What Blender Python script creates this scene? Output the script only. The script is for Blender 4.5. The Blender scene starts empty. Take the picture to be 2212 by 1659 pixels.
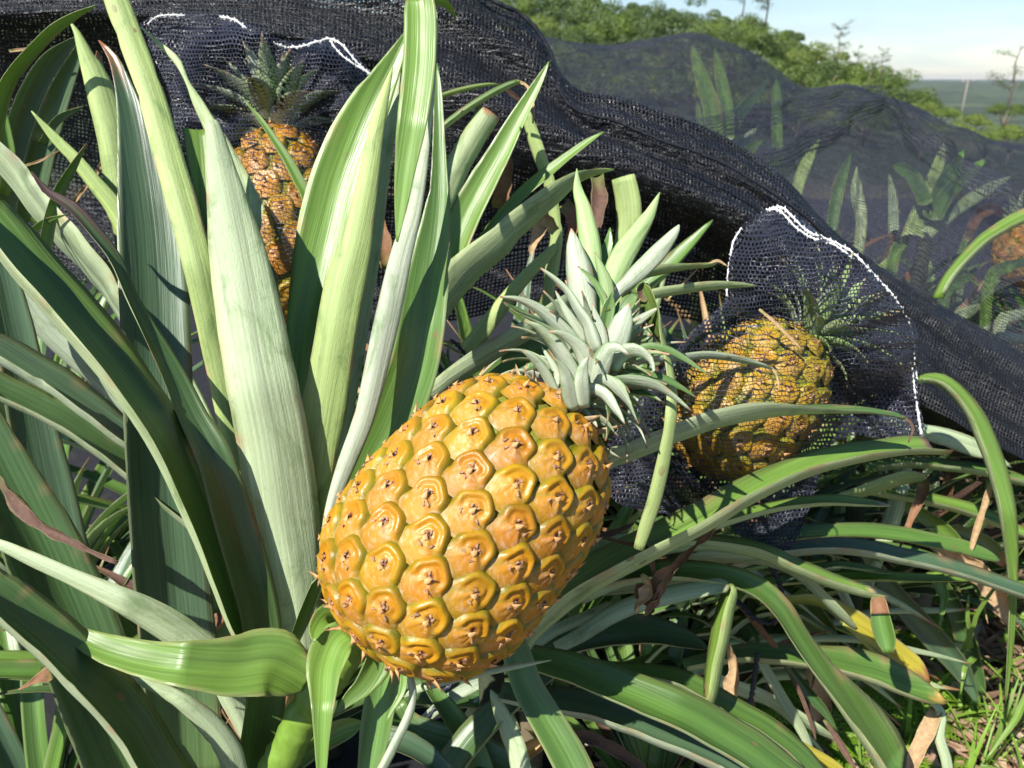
import bpy, math, random
import numpy as np
from mathutils import Vector, noise
R = math.radians
scene = bpy.context.scene
col = scene.collection
random.seed(11)
rng = np.random.default_rng(5)

# ------------------------------------------------------------------ camera
CAMZ = 0.85; PITCH = R(21.5); FPX = 1671.0; CX, CY = 1106.0, 829.5
cam_d = bpy.data.cameras.new('camera'); cam = bpy.data.objects.new('camera', cam_d); col.objects.link(cam)
cam.location = (0, 0, CAMZ); cam.rotation_euler = (math.pi/2 - PITCH, 0, 0)
cam_d.sensor_width = 36; cam_d.lens = 36*FPX/2212
cam_d.clip_start = 0.02; cam_d.clip_end = 20000
cam_d.dof.use_dof = True; cam_d.dof.focus_distance = 0.53; cam_d.dof.aperture_fstop = 12.5
scene.camera = cam
scene.render.resolution_x = 1024; scene.render.resolution_y = 768

# ------------------------------------------------------------------ world, sun, exposure
SUN = Vector((-0.46, -0.50, 0.76)).normalized()
w = bpy.data.worlds.new('World'); scene.world = w; w.use_nodes = True
nt = w.node_tree; nt.nodes.clear()
sky = nt.nodes.new('ShaderNodeTexSky'); sky.sky_type = 'NISHITA'; sky.sun_disc = False
sky.sun_elevation = math.asin(SUN.z); sky.sun_rotation = math.atan2(SUN.x, SUN.y)
sky.air_density = 1.0; sky.dust_density = 0.0; sky.ozone_density = 3.0
bg = nt.nodes.new('ShaderNodeBackground'); bg.inputs[1].default_value = 0.080
wo = nt.nodes.new('ShaderNodeOutputWorld')
tc = nt.nodes.new('ShaderNodeTexCoord'); sx = nt.nodes.new('ShaderNodeSeparateXYZ'); nt.links.new(tc.outputs['Generated'], sx.inputs[0])
mp = nt.nodes.new('ShaderNodeMapping'); mp.inputs['Scale'].default_value = (3, 3, 16); nt.links.new(tc.outputs['Generated'], mp.inputs[0])
cn = nt.nodes.new('ShaderNodeTexNoise'); cn.inputs['Scale'].default_value = 1.6; cn.inputs['Detail'].default_value = 6; nt.links.new(mp.outputs[0], cn.inputs['Vector'])
e1 = nt.nodes.new('ShaderNodeMapRange'); e1.interpolation_type = 'SMOOTHSTEP'; nt.links.new(sx.outputs[2], e1.inputs[0]); e1.inputs[1].default_value = 0.11; e1.inputs[2].default_value = 0.02
n1 = nt.nodes.new('ShaderNodeMapRange'); n1.interpolation_type = 'SMOOTHSTEP'; nt.links.new(cn.outputs[0], n1.inputs[0]); n1.inputs[1].default_value = 0.28; n1.inputs[2].default_value = 0.60
mm = nt.nodes.new('ShaderNodeMath'); mm.operation = 'MULTIPLY'; nt.links.new(e1.outputs[0], mm.inputs[0]); nt.links.new(n1.outputs[0], mm.inputs[1])
mc_ = nt.nodes.new('ShaderNodeMath'); mc_.operation = 'MULTIPLY'; nt.links.new(mm.outputs[0], mc_.inputs[0]); mc_.inputs[1].default_value = 0.42
cm = nt.nodes.new('ShaderNodeMix'); cm.data_type = 'RGBA'; nt.links.new(mc_.outputs[0], cm.inputs[0]); nt.links.new(sky.outputs[0], cm.inputs[6]); cm.inputs[7].default_value = (3.3, 4.2, 6.4, 1)
nt.links.new(cm.outputs[2], bg.inputs[0]); nt.links.new(bg.outputs[0], wo.inputs[0])
sd = bpy.data.lights.new('sun', 'SUN'); sd.energy = 5.0; sd.angle = R(0.5); sd.color = (1, 0.955, 0.88)
so = bpy.data.objects.new('sun', sd); col.objects.link(so)
so.rotation_euler = SUN.to_track_quat('Z', 'Y').to_euler(); so.location = (-2, -1, 4)
scene.view_settings.view_transform = 'Standard'; scene.view_settings.look = 'None'
scene.view_settings.exposure = 0.72; scene.view_settings.gamma = 1
try:
    scene.cycles.transparent_max_bounces = 24
    scene.cycles.max_bounces = 8
except Exception: pass

# ------------------------------------------------------------------ helpers
cF = Vector((0, math.cos(PITCH), -math.sin(PITCH))); cR = Vector((1, 0, 0)); cU = cR.cross(cF)
CAM = Vector((0, 0, CAMZ))
aF, aR, aU, aC = [np.array(v) for v in (cF, cR, cU, CAM)]
def P(x, y, d):                     # a traced point of the photograph placed at its real distance d (metres along the view axis)
    return aC + d*(aF + aR*(x-CX)/FPX - aU*(y-CY)/FPX)
def proj(p):
    q = np.asarray(p) - aC; d = q@aF
    return CX + FPX*(q@aR)/d, CY - FPX*(q@aU)/d, d

def tag(o, label=None, cat=None, group=None, kind=None):
    if label: o['label'] = label
    if cat: o['category'] = cat
    if group: o['group'] = group
    if kind: o['kind'] = kind
    return o
def empty(name, loc=(0, 0, 0)):
    o = bpy.data.objects.new(name, None); o.location = loc; o.empty_display_size = 0.05; col.objects.link(o); return o
def link(name, me, parent=None):
    o = bpy.data.objects.new(name, me); col.objects.link(o)
    if parent is not None:
        o.parent = parent
        o.location = -parent.matrix_basis.translation
    return o
def mk(name, V, F, mat, parent=None, color=None, uv=None, side=None, smooth=True, fl=None):
    me = bpy.data.meshes.new(name)
    V = np.asarray(V, dtype=np.float64)
    F = [tuple(int(i) for i in f) for f in F]
    me.from_pydata(V.tolist(), [], F)
    if smooth: me.polygons.foreach_set('use_smooth', [True]*len(me.polygons))
    n = len(V)
    if color is not None:
        a = me.color_attributes.new('Col', 'FLOAT_COLOR', 'POINT')
        c = np.ones((n, 4)); c[:, :color.shape[1]] = color
        a.data.foreach_set('color', c.ravel())
    if side is not None:
        a = me.attributes.new('side', 'FLOAT', 'POINT'); a.data.foreach_set('value', np.asarray(side, dtype=np.float64))
    if uv is not None:
        l = me.uv_layers.new(name='UVMap'); li = np.zeros(len(me.loops), dtype=np.int32)
        me.loops.foreach_get('vertex_index', li)
        l.data.foreach_set('uv', np.asarray(uv)[li].ravel())
    me.materials.append(mat); me.update()
    return link(name, me, parent)

def catmull(pts, n):                # pts k x m -> resampled, roughly uniform in parameter
    p = np.asarray(pts, float); k = len(p)
    if k == 2: 
        t = np.linspace(0, 1, n)[:, None]; return p[0]*(1-t)+p[1]*t
    e = np.vstack([2*p[0]-p[1], p, 2*p[-1]-p[-2]])
    seg = np.linalg.norm(np.diff(p[:, :2], axis=0), axis=1)**0.6 + 1e-9
    cum = np.concatenate([[0], np.cumsum(seg)]); cum /= cum[-1]
    out = []
    for s in np.linspace(0, 1, n):
        i = min(k-2, max(0, np.searchsorted(cum, s, side='right')-1)); t = (s-cum[i])/(cum[i+1]-cum[i])
        a, b, c, d = e[i], e[i+1], e[i+2], e[i+3]
        out.append(0.5*((2*b)+(-a+c)*t+(2*a-5*b+4*c-d)*t*t+(-a+3*b-3*c+d)*t**3))
    return np.array(out)

# ------------------------------------------------------------------ materials
class NB:
    def __init__(s, name):
        s.m = bpy.data.materials.new(name); s.m.use_nodes = True; s.t = s.m.node_tree; s.t.nodes.clear()
        s.out = s.n('ShaderNodeOutputMaterial')
    def n(s, ty, **kw):
        x = s.t.nodes.new(ty)
        for k, v in kw.items(): setattr(x, k, v)
        return x
    def l(s, a, b): s.t.links.new(a, b)
    def set(s, inp, v):
        if hasattr(v, 'is_output'): s.l(v, inp)
        else: inp.default_value = v
    def math(s, op, a, b=0.0, c=0.0, clamp=False):
        x = s.n('ShaderNodeMath', operation=op); x.use_clamp = clamp
        s.set(x.inputs[0], a); s.set(x.inputs[1], b); s.set(x.inputs[2], c); return x.outputs[0]
    def mix(s, f, a, b, blend='MIX'):
        x = s.n('ShaderNodeMix', data_type='RGBA', blend_type=blend)
        s.set(x.inputs[0], f); s.set(x.inputs[6], a); s.set(x.inputs[7], b); return x.outputs[2]
    def noise(s, vec, scale, detail=2, rough=0.5, dist=0.0):
        x = s.n('ShaderNodeTexNoise'); s.l(vec, x.inputs['Vector']); x.inputs['Scale'].default_value = scale
        x.inputs['Detail'].default_value = detail; x.inputs['Roughness'].default_value = rough; x.inputs['Distortion'].default_value = dist
        return x.outputs[0]
    def ramp(s, f, a, b):
        x = s.n('ShaderNodeMapRange'); x.interpolation_type = 'SMOOTHSTEP'; s.set(x.inputs[0], f)
        x.inputs[1].default_value = a; x.inputs[2].default_value = b; return x.outputs[0]
    def mapv(s, vec, sc):
        x = s.n('ShaderNodeMapping'); s.l(vec, x.inputs[0]); x.inputs['Scale'].default_value = sc; return x.outputs[0]
    def bsdf(s, **kw):
        x = s.n('ShaderNodeBsdfPrincipled')
        for k, v in kw.items(): s.set(x.inputs[k.replace('_', ' ')], v)
        return x

def leaf_material(name='leaf_skin'):
    b = NB(name)
    c = b.n('ShaderNodeAttribute', attribute_name='Col'); sd = b.n('ShaderNodeAttribute', attribute_name='side').outputs['Fac']
    uv = b.n('ShaderNodeUVMap').outputs[0]
    oi = b.n('ShaderNodeObjectInfo').outputs['Random']
    off = b.n('ShaderNodeCombineXYZ'); b.l(b.math('MULTIPLY', oi, 7.0), off.inputs[0]); b.l(b.math('MULTIPLY', oi, 13.0), off.inputs[1]); b.l(b.math('MULTIPLY', oi, 31.0), off.inputs[2])
    va = b.n('ShaderNodeVectorMath', operation='ADD'); b.l(uv, va.inputs[0]); b.l(off.outputs[0], va.inputs[1]); v = va.outputs[0]
    st = b.noise(b.mapv(v, (520, 7, 60)), 1.0, 3, 0.6)               # ribs along the blade
    st2 = b.noise(b.mapv(v, (90, 3, 30)), 1.0, 2, 0.5)
    sc = b.noise(b.mapv(v, (60, 24, 10)), 1.0, 5, 0.65, 0.6)           # scurf worn off in patches
    fine = b.noise(b.mapv(v, (700, 260, 20)), 1.0, 4, 0.75)
    col0 = c.outputs['Color']
    k = b.math('ADD', b.math('MULTIPLY', b.math('ADD', st, b.math('MULTIPLY', st2, 1.3)), 1.00), -0.10)
    kk = b.n('ShaderNodeCombineColor'); 
    for i in range(3): b.l(k, kk.inputs[i])
    c1 = b.mix(1.0, col0, kk.outputs[0], 'MULTIPLY')
    green = b.mix(0.72, c1, (0.10, 0.20, 0.035, 1))
    worn = b.math('MULTIPLY', b.math('ADD', b.ramp(sc, 0.50, 0.74), b.math('MULTIPLY', b.ramp(fine, 0.56, 0.74), 0.55), clamp=True), b.math('MULTIPLY', sd, 0.85))
    c2 = b.mix(worn, c1, green)
    vor = b.n('ShaderNodeTexVoronoi'); b.l(b.mapv(v, (45, 22, 5)), vor.inputs['Vector']); vor.inputs['Scale'].default_value = 1.0
    spot = b.math('MULTIPLY', b.math('LESS_THAN', vor.outputs['Distance'], 0.085), b.ramp(b.noise(b.mapv(v, (9, 6, 5)), 1.0, 1), 0.50, 0.60))
    c3 = b.mix(b.math('MULTIPLY', spot, 0.75), c2, (0.22, 0.13, 0.055, 1))
    rough = b.math('ADD', b.math('MULTIPLY', sd, 0.20), b.math('ADD', b.math('MULTIPLY', st, 0.34), 0.24))
    bp = b.n('ShaderNodeBump'); bp.inputs['Strength'].default_value = 0.55; bp.inputs['Distance'].default_value = 0.0010
    b.l(b.math('ADD', st, b.math('ADD', b.math('MULTIPLY', st2, 1.6), b.math('MULTIPLY', fine, b.math('MULTIPLY', sd, 0.7)))), bp.inputs['Height'])
    p = b.bsdf(Base_Color=c3, Roughness=rough); b.l(bp.outputs[0], p.inputs['Normal'])
    p.inputs['Specular IOR Level'].default_value = 0.8
    tr = b.n('ShaderNodeBsdfTranslucent'); b.l(b.mix(1.0, c3, (1.0, 1.25, 0.35, 1), 'MULTIPLY'), tr.inputs[0])
    mx = b.n('ShaderNodeMixShader'); mx.inputs[0].default_value = 0.24
    b.l(p.outputs[0], mx.inputs[1]); b.l(tr.outputs[0], mx.inputs[2]); b.l(mx.outputs[0], b.out.inputs[0])
    return b.m

def net_material(name, cell, thick, colr=(0.016, 0.018, 0.026, 1), rough=0.42, warp=0.25, skew=0.0, floor=0.0, hexa=False):
    b = NB(name); uv = b.n('ShaderNodeUVMap').outputs[0]
    ns = b.n('ShaderNodeTexNoise'); b.l(uv, ns.inputs['Vector']); ns.inputs['Scale'].default_value = 14; ns.inputs['Detail'].default_value = 3
    wv = b.n('ShaderNodeVectorMath', operation='MULTIPLY_ADD'); b.l(ns.outputs['Color'], wv.inputs[0]); wv.inputs[1].default_value = (warp*0.1,)*3; b.l(uv, wv.inputs[2])
    s = b.n('ShaderNodeSeparateXYZ'); b.l(wv.outputs[0], s.inputs[0])
    u = b.math('DIVIDE', s.outputs[0], cell); v = b.math('DIVIDE', s.outputs[1], cell*1.15)
    if hexa:
        row = b.math('FLOOR', v); u = b.math('ADD', u, b.math('MULTIPLY', b.math('MODULO', row, 2.0), 0.5))
    fu = b.math('ABSOLUTE', b.math('SUBTRACT', b.math('FRACT', u), 0.5)); fv = b.math('ABSOLUTE', b.math('SUBTRACT', b.math('FRACT', v), 0.5))
    var = b.math('MULTIPLY', b.noise(uv, 40, 2), 0.16)
    th = b.math('SUBTRACT', 0.58 - thick, var)
    if hexa:      # gathered cloth is denser than cloth stretched over the fruit
        th = b.math('SUBTRACT', th, b.math('MULTIPLY', b.n('ShaderNodeAttribute', attribute_name='side').outputs['Fac'], 0.20))
    a = b.math('MAXIMUM', b.math('GREATER_THAN', fu, th), b.math('GREATER_THAN', fv, b.math('SUBTRACT', th, 0.02)))
    a = b.math('MAXIMUM', a, floor)
    hgt = b.math('MAXIMUM', fu, fv)
    hgt = b.math('ADD', hgt, b.math('MULTIPLY', b.noise(b.mapv(uv, (1.0, 2.4, 1.0)), 55, 4, 0.6, 0.8), 3.2))
    bp = b.n('ShaderNodeBump'); bp.inputs['Strength'].default_value = 0.8; bp.inputs['Distance'].default_value = cell*0.6; b.l(hgt, bp.inputs['Height'])
    p = b.bsdf(Base_Color=colr, Roughness=rough); b.l(bp.outputs[0], p.inputs['Normal']); b.l(a, p.inputs['Alpha'])
    p.inputs['Specular IOR Level'].default_value = 0.45
    b.l(p.outputs[0], b.out.inputs[0]); return b.m

def attr_material(name, rough=0.7, trans=0.0, noise_sc=60.0, var=0.5, bump=0.0):
    b = NB(name); c = b.n('ShaderNodeAttribute', attribute_name='Col').outputs['Color']
    tc = b.n('ShaderNodeTexCoord').outputs['Object']
    n = b.noise(tc, noise_sc, 4, 0.6)
    k = b.math('ADD', b.math('MULTIPLY', n, var), 1-var*0.5)
    kk = b.n('ShaderNodeCombineColor'); [b.l(k, kk.inputs[i]) for i in range(3)]
    cc = b.mix(1.0, c, kk.outputs[0], 'MULTIPLY')
    p = b.bsdf(Base_Color=cc, Roughness=rough)
    if bump:
        bp = b.n('ShaderNodeBump'); bp.inputs['Strength'].default_value = 0.6; bp.inputs['Distance'].default_value = bump
        b.l(n, bp.inputs['Height']); b.l(bp.outputs[0], p.inputs['Normal'])
    if trans:
        tr = b.n('ShaderNodeBsdfTranslucent'); b.l(cc, tr.inputs[0]); mx = b.n('ShaderNodeMixShader'); mx.inputs[0].default_value = trans
        b.l(p.outputs[0], mx.inputs[1]); b.l(tr.outputs[0], mx.inputs[2]); b.l(mx.outputs[0], b.out.inputs[0])
    else: b.l(p.outputs[0], b.out.inputs[0])
    return b.m

def fruit_material():
    b = NB('pineapple_skin'); at = b.n('ShaderNodeAttribute', attribute_name='Col'); c = at.outputs['Color']; ro = b.n('ShaderNodeAttribute', attribute_name='side').outputs['Fac']
    tc = b.n('ShaderNodeTexCoord').outputs['Object']
    n = b.noise(tc, 260, 5, 0.65); n2 = b.noise(tc, 70, 3, 0.5)
    k = b.math('ADD', b.math('MULTIPLY', n2, 0.45), 0.78); kk = b.n('ShaderNodeCombineColor'); [b.l(k, kk.inputs[i]) for i in range(3)]
    c1 = b.mix(1.0, c, kk.outputs[0], 'MULTIPLY')
    sp = b.math('MULTIPLY', b.ramp(n, 0.62, 0.72), 0.35)
    c2 = b.mix(sp, c1, (0.30, 0.12, 0.03, 1))
    scf = b.math('MULTIPLY', b.math('MULTIPLY', b.ramp(b.noise(tc, 120, 6, 0.75), 0.53, 0.66), b.ramp(ro, 0.34, 0.50)), 0.42)
    c2 = b.mix(scf, c2, (0.52, 0.38, 0.24, 1))
    bp = b.n('ShaderNodeBump'); bp.inputs['Strength'].default_value = 0.5; bp.inputs['Distance'].default_value = 0.0010; b.l(b.math('ADD', n, n2), bp.inputs['Height'])
    p = b.bsdf(Base_Color=c2, Roughness=b.math('ADD', ro, b.math('MULTIPLY', n, 0.12))); b.l(bp.outputs[0], p.inputs['Normal'])
    p.inputs['Subsurface Weight'].default_value = 0.10; p.inputs['Subsurface Radius'].default_value = (0.006, 0.003, 0.001); p.inputs['Subsurface Scale'].default_value = 0.6
    p.inputs['Coat Weight'].default_value = 0.03; p.inputs['Coat Roughness'].default_value = 0.18
    b.l(p.outputs[0], b.out.inputs[0]); return b.m

M_leaf = leaf_material()
M_fruit = fruit_material()
M_dry = attr_material('dry_leaf', 0.8, 0.15, 240, 1.1, 0.0012)
M_net_coarse = net_material('coarse_black_net', 0.0056, 0.225, (0.015, 0.0155, 0.020, 1), 0.32, 0.10)
M_net_dense = net_material('dense_black_net', 0.0042, 0.19, (0.015, 0.0155, 0.019, 1), 0.45, 0.12)
M_net_veil = net_material('fine_shade_net', 0.0050, 0.12, (0.032, 0.036, 0.054, 1), 0.55, 0.12, floor=0.06)
M_bag = net_material('net_bag_mesh', 0.0040, 0.055, (0.024, 0.026, 0.040, 1), 0.30, 0.16, hexa=True)
M_white = attr_material('white_thread', 0.6, 0, 300, 0.3)
M_rope = attr_material('black_cord', 0.5, 0, 300, 0.3)
M_leafstalk = attr_material('green_stalk', 0.4, 0.1, 160, 0.7, 0.0006)

# ------------------------------------------------------------------ leaves
PAL = {   # adaxial colour, abaxial colour (linear albedo)
 'dark': ((0.06, 0.124, 0.034), (0.38, 0.46, 0.28)),
 'blue': ((0.074, 0.136, 0.068), (0.4, 0.48, 0.34)),
 'mid': ((0.095, 0.19, 0.034), (0.43, 0.52, 0.28)),
 'light': ((0.145, 0.26, 0.04), (0.44, 0.54, 0.27)),
 'pale': ((0.14, 0.24, 0.05), (0.44, 0.54, 0.28)),
 'lime': ((0.15, 0.26, 0.035), (0.38, 0.5, 0.16)),
 'silver': ((0.095, 0.18, 0.046), (0.42, 0.51, 0.3)),
 'crown': ((0.110, 0.200, 0.055), (0.50, 0.56, 0.41)),
 'crowng': ((0.13, 0.24, 0.055), (0.36, 0.5, 0.2)),
 'mott': ((0.13, 0.19, 0.045), (0.36, 0.46, 0.16)),
 'yellow':((0.420, 0.360, 0.030), (0.42, 0.36, 0.05)),
 'orange':((0.480, 0.240, 0.040), (0.40, 0.22, 0.06)),
 'brown': ((0.240, 0.120, 0.060), (0.36, 0.22, 0.12)),
 'dbrown':((0.120, 0.065, 0.045), (0.30, 0.18, 0.10)),
 'straw': ((0.450, 0.300, 0.160), (0.50, 0.36, 0.20)),
}
NC = 9
def leaf_mesh_arrays(C, W, N, phi=0.7, thick=0.0011, key='mid', tipbrown=0.0, tipcol=(0.26, 0.12, 0.05), blunt=False, edge=0.5, jit=0.0, twist_noise=0.0, seed=0, flip_tint=1.0, mids=None):
    """C centre line k x3, W full blade widths (chord), N opening direction of the gutter"""
    k = len(C); T = np.gradient(C, axis=0); T /= np.linalg.norm(T, axis=1)[:, None]+1e-12
    N = N - (N*T).sum(1)[:, None]*T; N /= np.linalg.norm(N, axis=1)[:, None]+1e-12
    S = np.cross(T, N)
    L = np.concatenate([[0], np.cumsum(np.linalg.norm(np.diff(C, axis=0), axis=1))])
    th = np.linspace(-1, 1, NC)
    top = []; bot = []; uv = []; colt = []; colb = []
    ct, cb = [np.array(x) for x in PAL[key]]; tb = np.array(tipcol)
    r0 = random.Random(seed); ph = [r0.uniform(0, 6.28) for _ in range(4)]
    notch = [(r0.uniform(0.15, 0.95), r0.choice((-1, 1)), r0.uniform(0.05, 0.16)) for _ in range(r0.randint(0, 3))]
    rim = np.array((0.13, 0.26, 0.05)) if key in ('crown', 'crowng') else np.array((0.42, 0.38, 0.17))
    for i in range(k):
        w = W[i]; ph_i = phi
        rad = (w/2)/math.sin(min(ph_i, 1.5)) if ph_i < 1.5 else w/2
        f = i/(k-1)
        for j, t in enumerate(th):
            a = t*ph_i
            x = rad*math.sin(a); z = rad*(1-math.cos(a))
            x *= 1 + jit*0.06*math.sin(i*1.7+ph[0])*abs(t)
            z += jit*w*0.05*math.sin(i*0.9+ph[1]+t*2)
            if j == NC//2: z -= 0.022*w
            if notch and j in (0, NC-1):
                for (nf_, ns_, na_) in notch:
                    if ns_ == (1 if j else -1): x *= 1-na_*math.exp(-((i/(k-1)-nf_)/0.012)**2)
            p = C[i] + S[i]*x + N[i]*(z - rad*(1-math.cos(ph_i))*0.5)
            hh = thick*(1-0.75*abs(t)**3)*0.5
            top.append(p + N[i]*hh); bot.append(p - N[i]*hh)
            uv.append((t*w/2, L[i]))
            e = max(0, (abs(t)-0.80)/0.2)
            fb = 0.0
            if tipbrown > 0:
                q = (f-(1-tipbrown))/max(tipbrown, 1e-3) + 0.25*math.sin(t*5+ph[2]) + 0.1*math.sin(t*17+ph[3])
                fb = min(1, max(0, q*2.2))
            mid = 0.10*math.exp(-(t/0.3)**2)
            a_ = ct*(1+mid) ; a_ = a_*(1-e*0.5*edge) + rim*e*0.5*edge
            b_ = cb*(1-mid) ; b_ = b_*(1-e*0.5*edge) + rim*e*0.5*edge
            # younger tissue is yellower at the base
            yb = max(0, 1-f/0.22)*0.45
            a_ = a_*(1-yb)+np.array((0.16, 0.27, 0.04))*yb
            sc_ = noise.noise(Vector((i*0.42, (1 if t > 0 else -1)*3.0, seed*1.37)))          # dry scorched stretches of the margin
            if abs(t) > 0.6 and sc_ > 0.30 and key not in ('brown', 'dbrown', 'straw'):
                q_ = min(1, (sc_-0.30)*7)*(1.0 if abs(t) > 0.9 else 0.25)*min(1, edge*1.6); a_ = a_*(1-q_)+np.array((0.38, 0.24, 0.12))*q_; b_ = b_*(1-q_)+np.array((0.42, 0.28, 0.15))*q_
            colt.append(a_*(1-fb)+tb*fb); colb.append(b_*(1-fb)+tb*1.25*fb)
    n = k*NC
    Vv = np.array(top+bot); F = []
    for i in range(k-1):
        for j in range(NC-1):
            a = i*NC+j; b_ = a+1; c_ = a+NC+1; d_ = a+NC
            F.append((a, d_, c_, b_)); F.append((n+a, n+b_, n+c_, n+d_))
        a = i*NC; F.append((a, n+a, n+a+NC, a+NC))
        a = i*NC+NC-1; F.append((a, a+NC, n+a+NC, n+a))
    for j in range(NC-1):
        a = (k-1)*NC+j; F.append((a, n+a, n+a+1, a+1)); F.append((j, j+1, n+j+1, n+j))
    side = np.concatenate([np.zeros(n), np.ones(n)])
    return Vv, F, np.array(colt+colb), np.array(uv+uv), side

_seed = [0]
PL = {}
def leaf(plant, pts, d, roll=0.0, phi=0.65, key='mid', tipfirst=False, tb=0.0, tipcol=(0.30, 0.13, 0.05), blunt=False, name='leaf', mat=None, edge=0.5, jit=0.10, thick=0.0012, label=None, arch=0.0):
    """pts: (x, y, width) traced in the 2212 px wide photograph, base first; d: distances base..tip (2 or more); roll degrees: 0 = upper side to the viewer, 180 = underside, + opens to the right of the growth direction"""
    pts = [tuple(p) for p in pts]
    rm = np.atleast_1d(roll).astype(float)
    add = 6 if plant is not None and plant in (PL.get('main'), PL.get('west')) else 18
    if np.all(np.abs(rm) >= 24) and np.all(np.abs(rm) <= 80) and phi >= 0.8 and name == 'leaf':
        roll = tuple(np.sign(rm)*np.minimum(82, np.abs(rm)+add)) if len(rm) > 1 else float(np.sign(rm[0])*min(82, abs(rm[0])+add)); phi = max(phi, 1.0)
    if tipfirst: pts = pts[::-1]
    k = max(12, min(46, int(sum(math.dist(a[:2], b[:2]) for a, b in zip(pts, pts[1:]))/14)))
    q = catmull(pts, k)
    s = np.concatenate([[0], np.cumsum(np.linalg.norm(np.diff(q[:, :2], axis=0), axis=1))]); s /= s[-1]
    dd = np.interp(s, np.linspace(0, 1, len(d)), d) - arch*np.sin(s*math.pi)
    C = np.array([P(a, b, e) for (a, b, _), e in zip(q, dd)])
    r = np.interp(s, np.linspace(0, 1, len(np.atleast_1d(roll))), np.atleast_1d(roll)) if np.ndim(roll) else np.full(k, float(roll))
    r = np.radians(r)
    Vw = aC - C; T = np.gradient(C, axis=0); T /= np.linalg.norm(T, axis=1)[:, None]
    Vw -= (Vw*T).sum(1)[:, None]*T; Vw /= np.linalg.norm(Vw, axis=1)[:, None]
    S = np.cross(T, Vw)
    N = Vw*np.cos(r)[:, None] + S*np.sin(r)[:, None]
    # chord such that the blade's projected width is the traced one
    th = np.linspace(-phi, phi, 15)
    xs = np.sin(th)/math.sin(phi)/2; zs = (1-np.cos(th))/math.sin(phi)/2
    ext = np.array([np.ptp(xs*math.cos(a) + zs*math.sin(a)) for a in r])
    ww = np.maximum(q[:, 2], 0.8)*dd/FPX/np.maximum(ext, 0.35)
    if not blunt:
        m = int(k*0.75)
        ww[-1] = min(ww[-1], 0.0012)
    _seed[0] += 1
    arr = leaf_mesh_arrays(C, ww, N, phi, thick, key, tb, tipcol, blunt, edge, jit, seed=_seed[0])
    Vv, F, cl, uv, sd_ = arr
    o = mk(name, Vv, F, mat or M_leaf, plant, cl, uv, sd_)
    if label: o['label'] = label
    return o

def plant_root(label, x, y, d, name='pineapple_plant', cat='pineapple plant', group=None):
    p = P(x, y, d); o = empty(name, (p[0], p[1], 0.0)); tag(o, label, cat, group); return o

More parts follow.
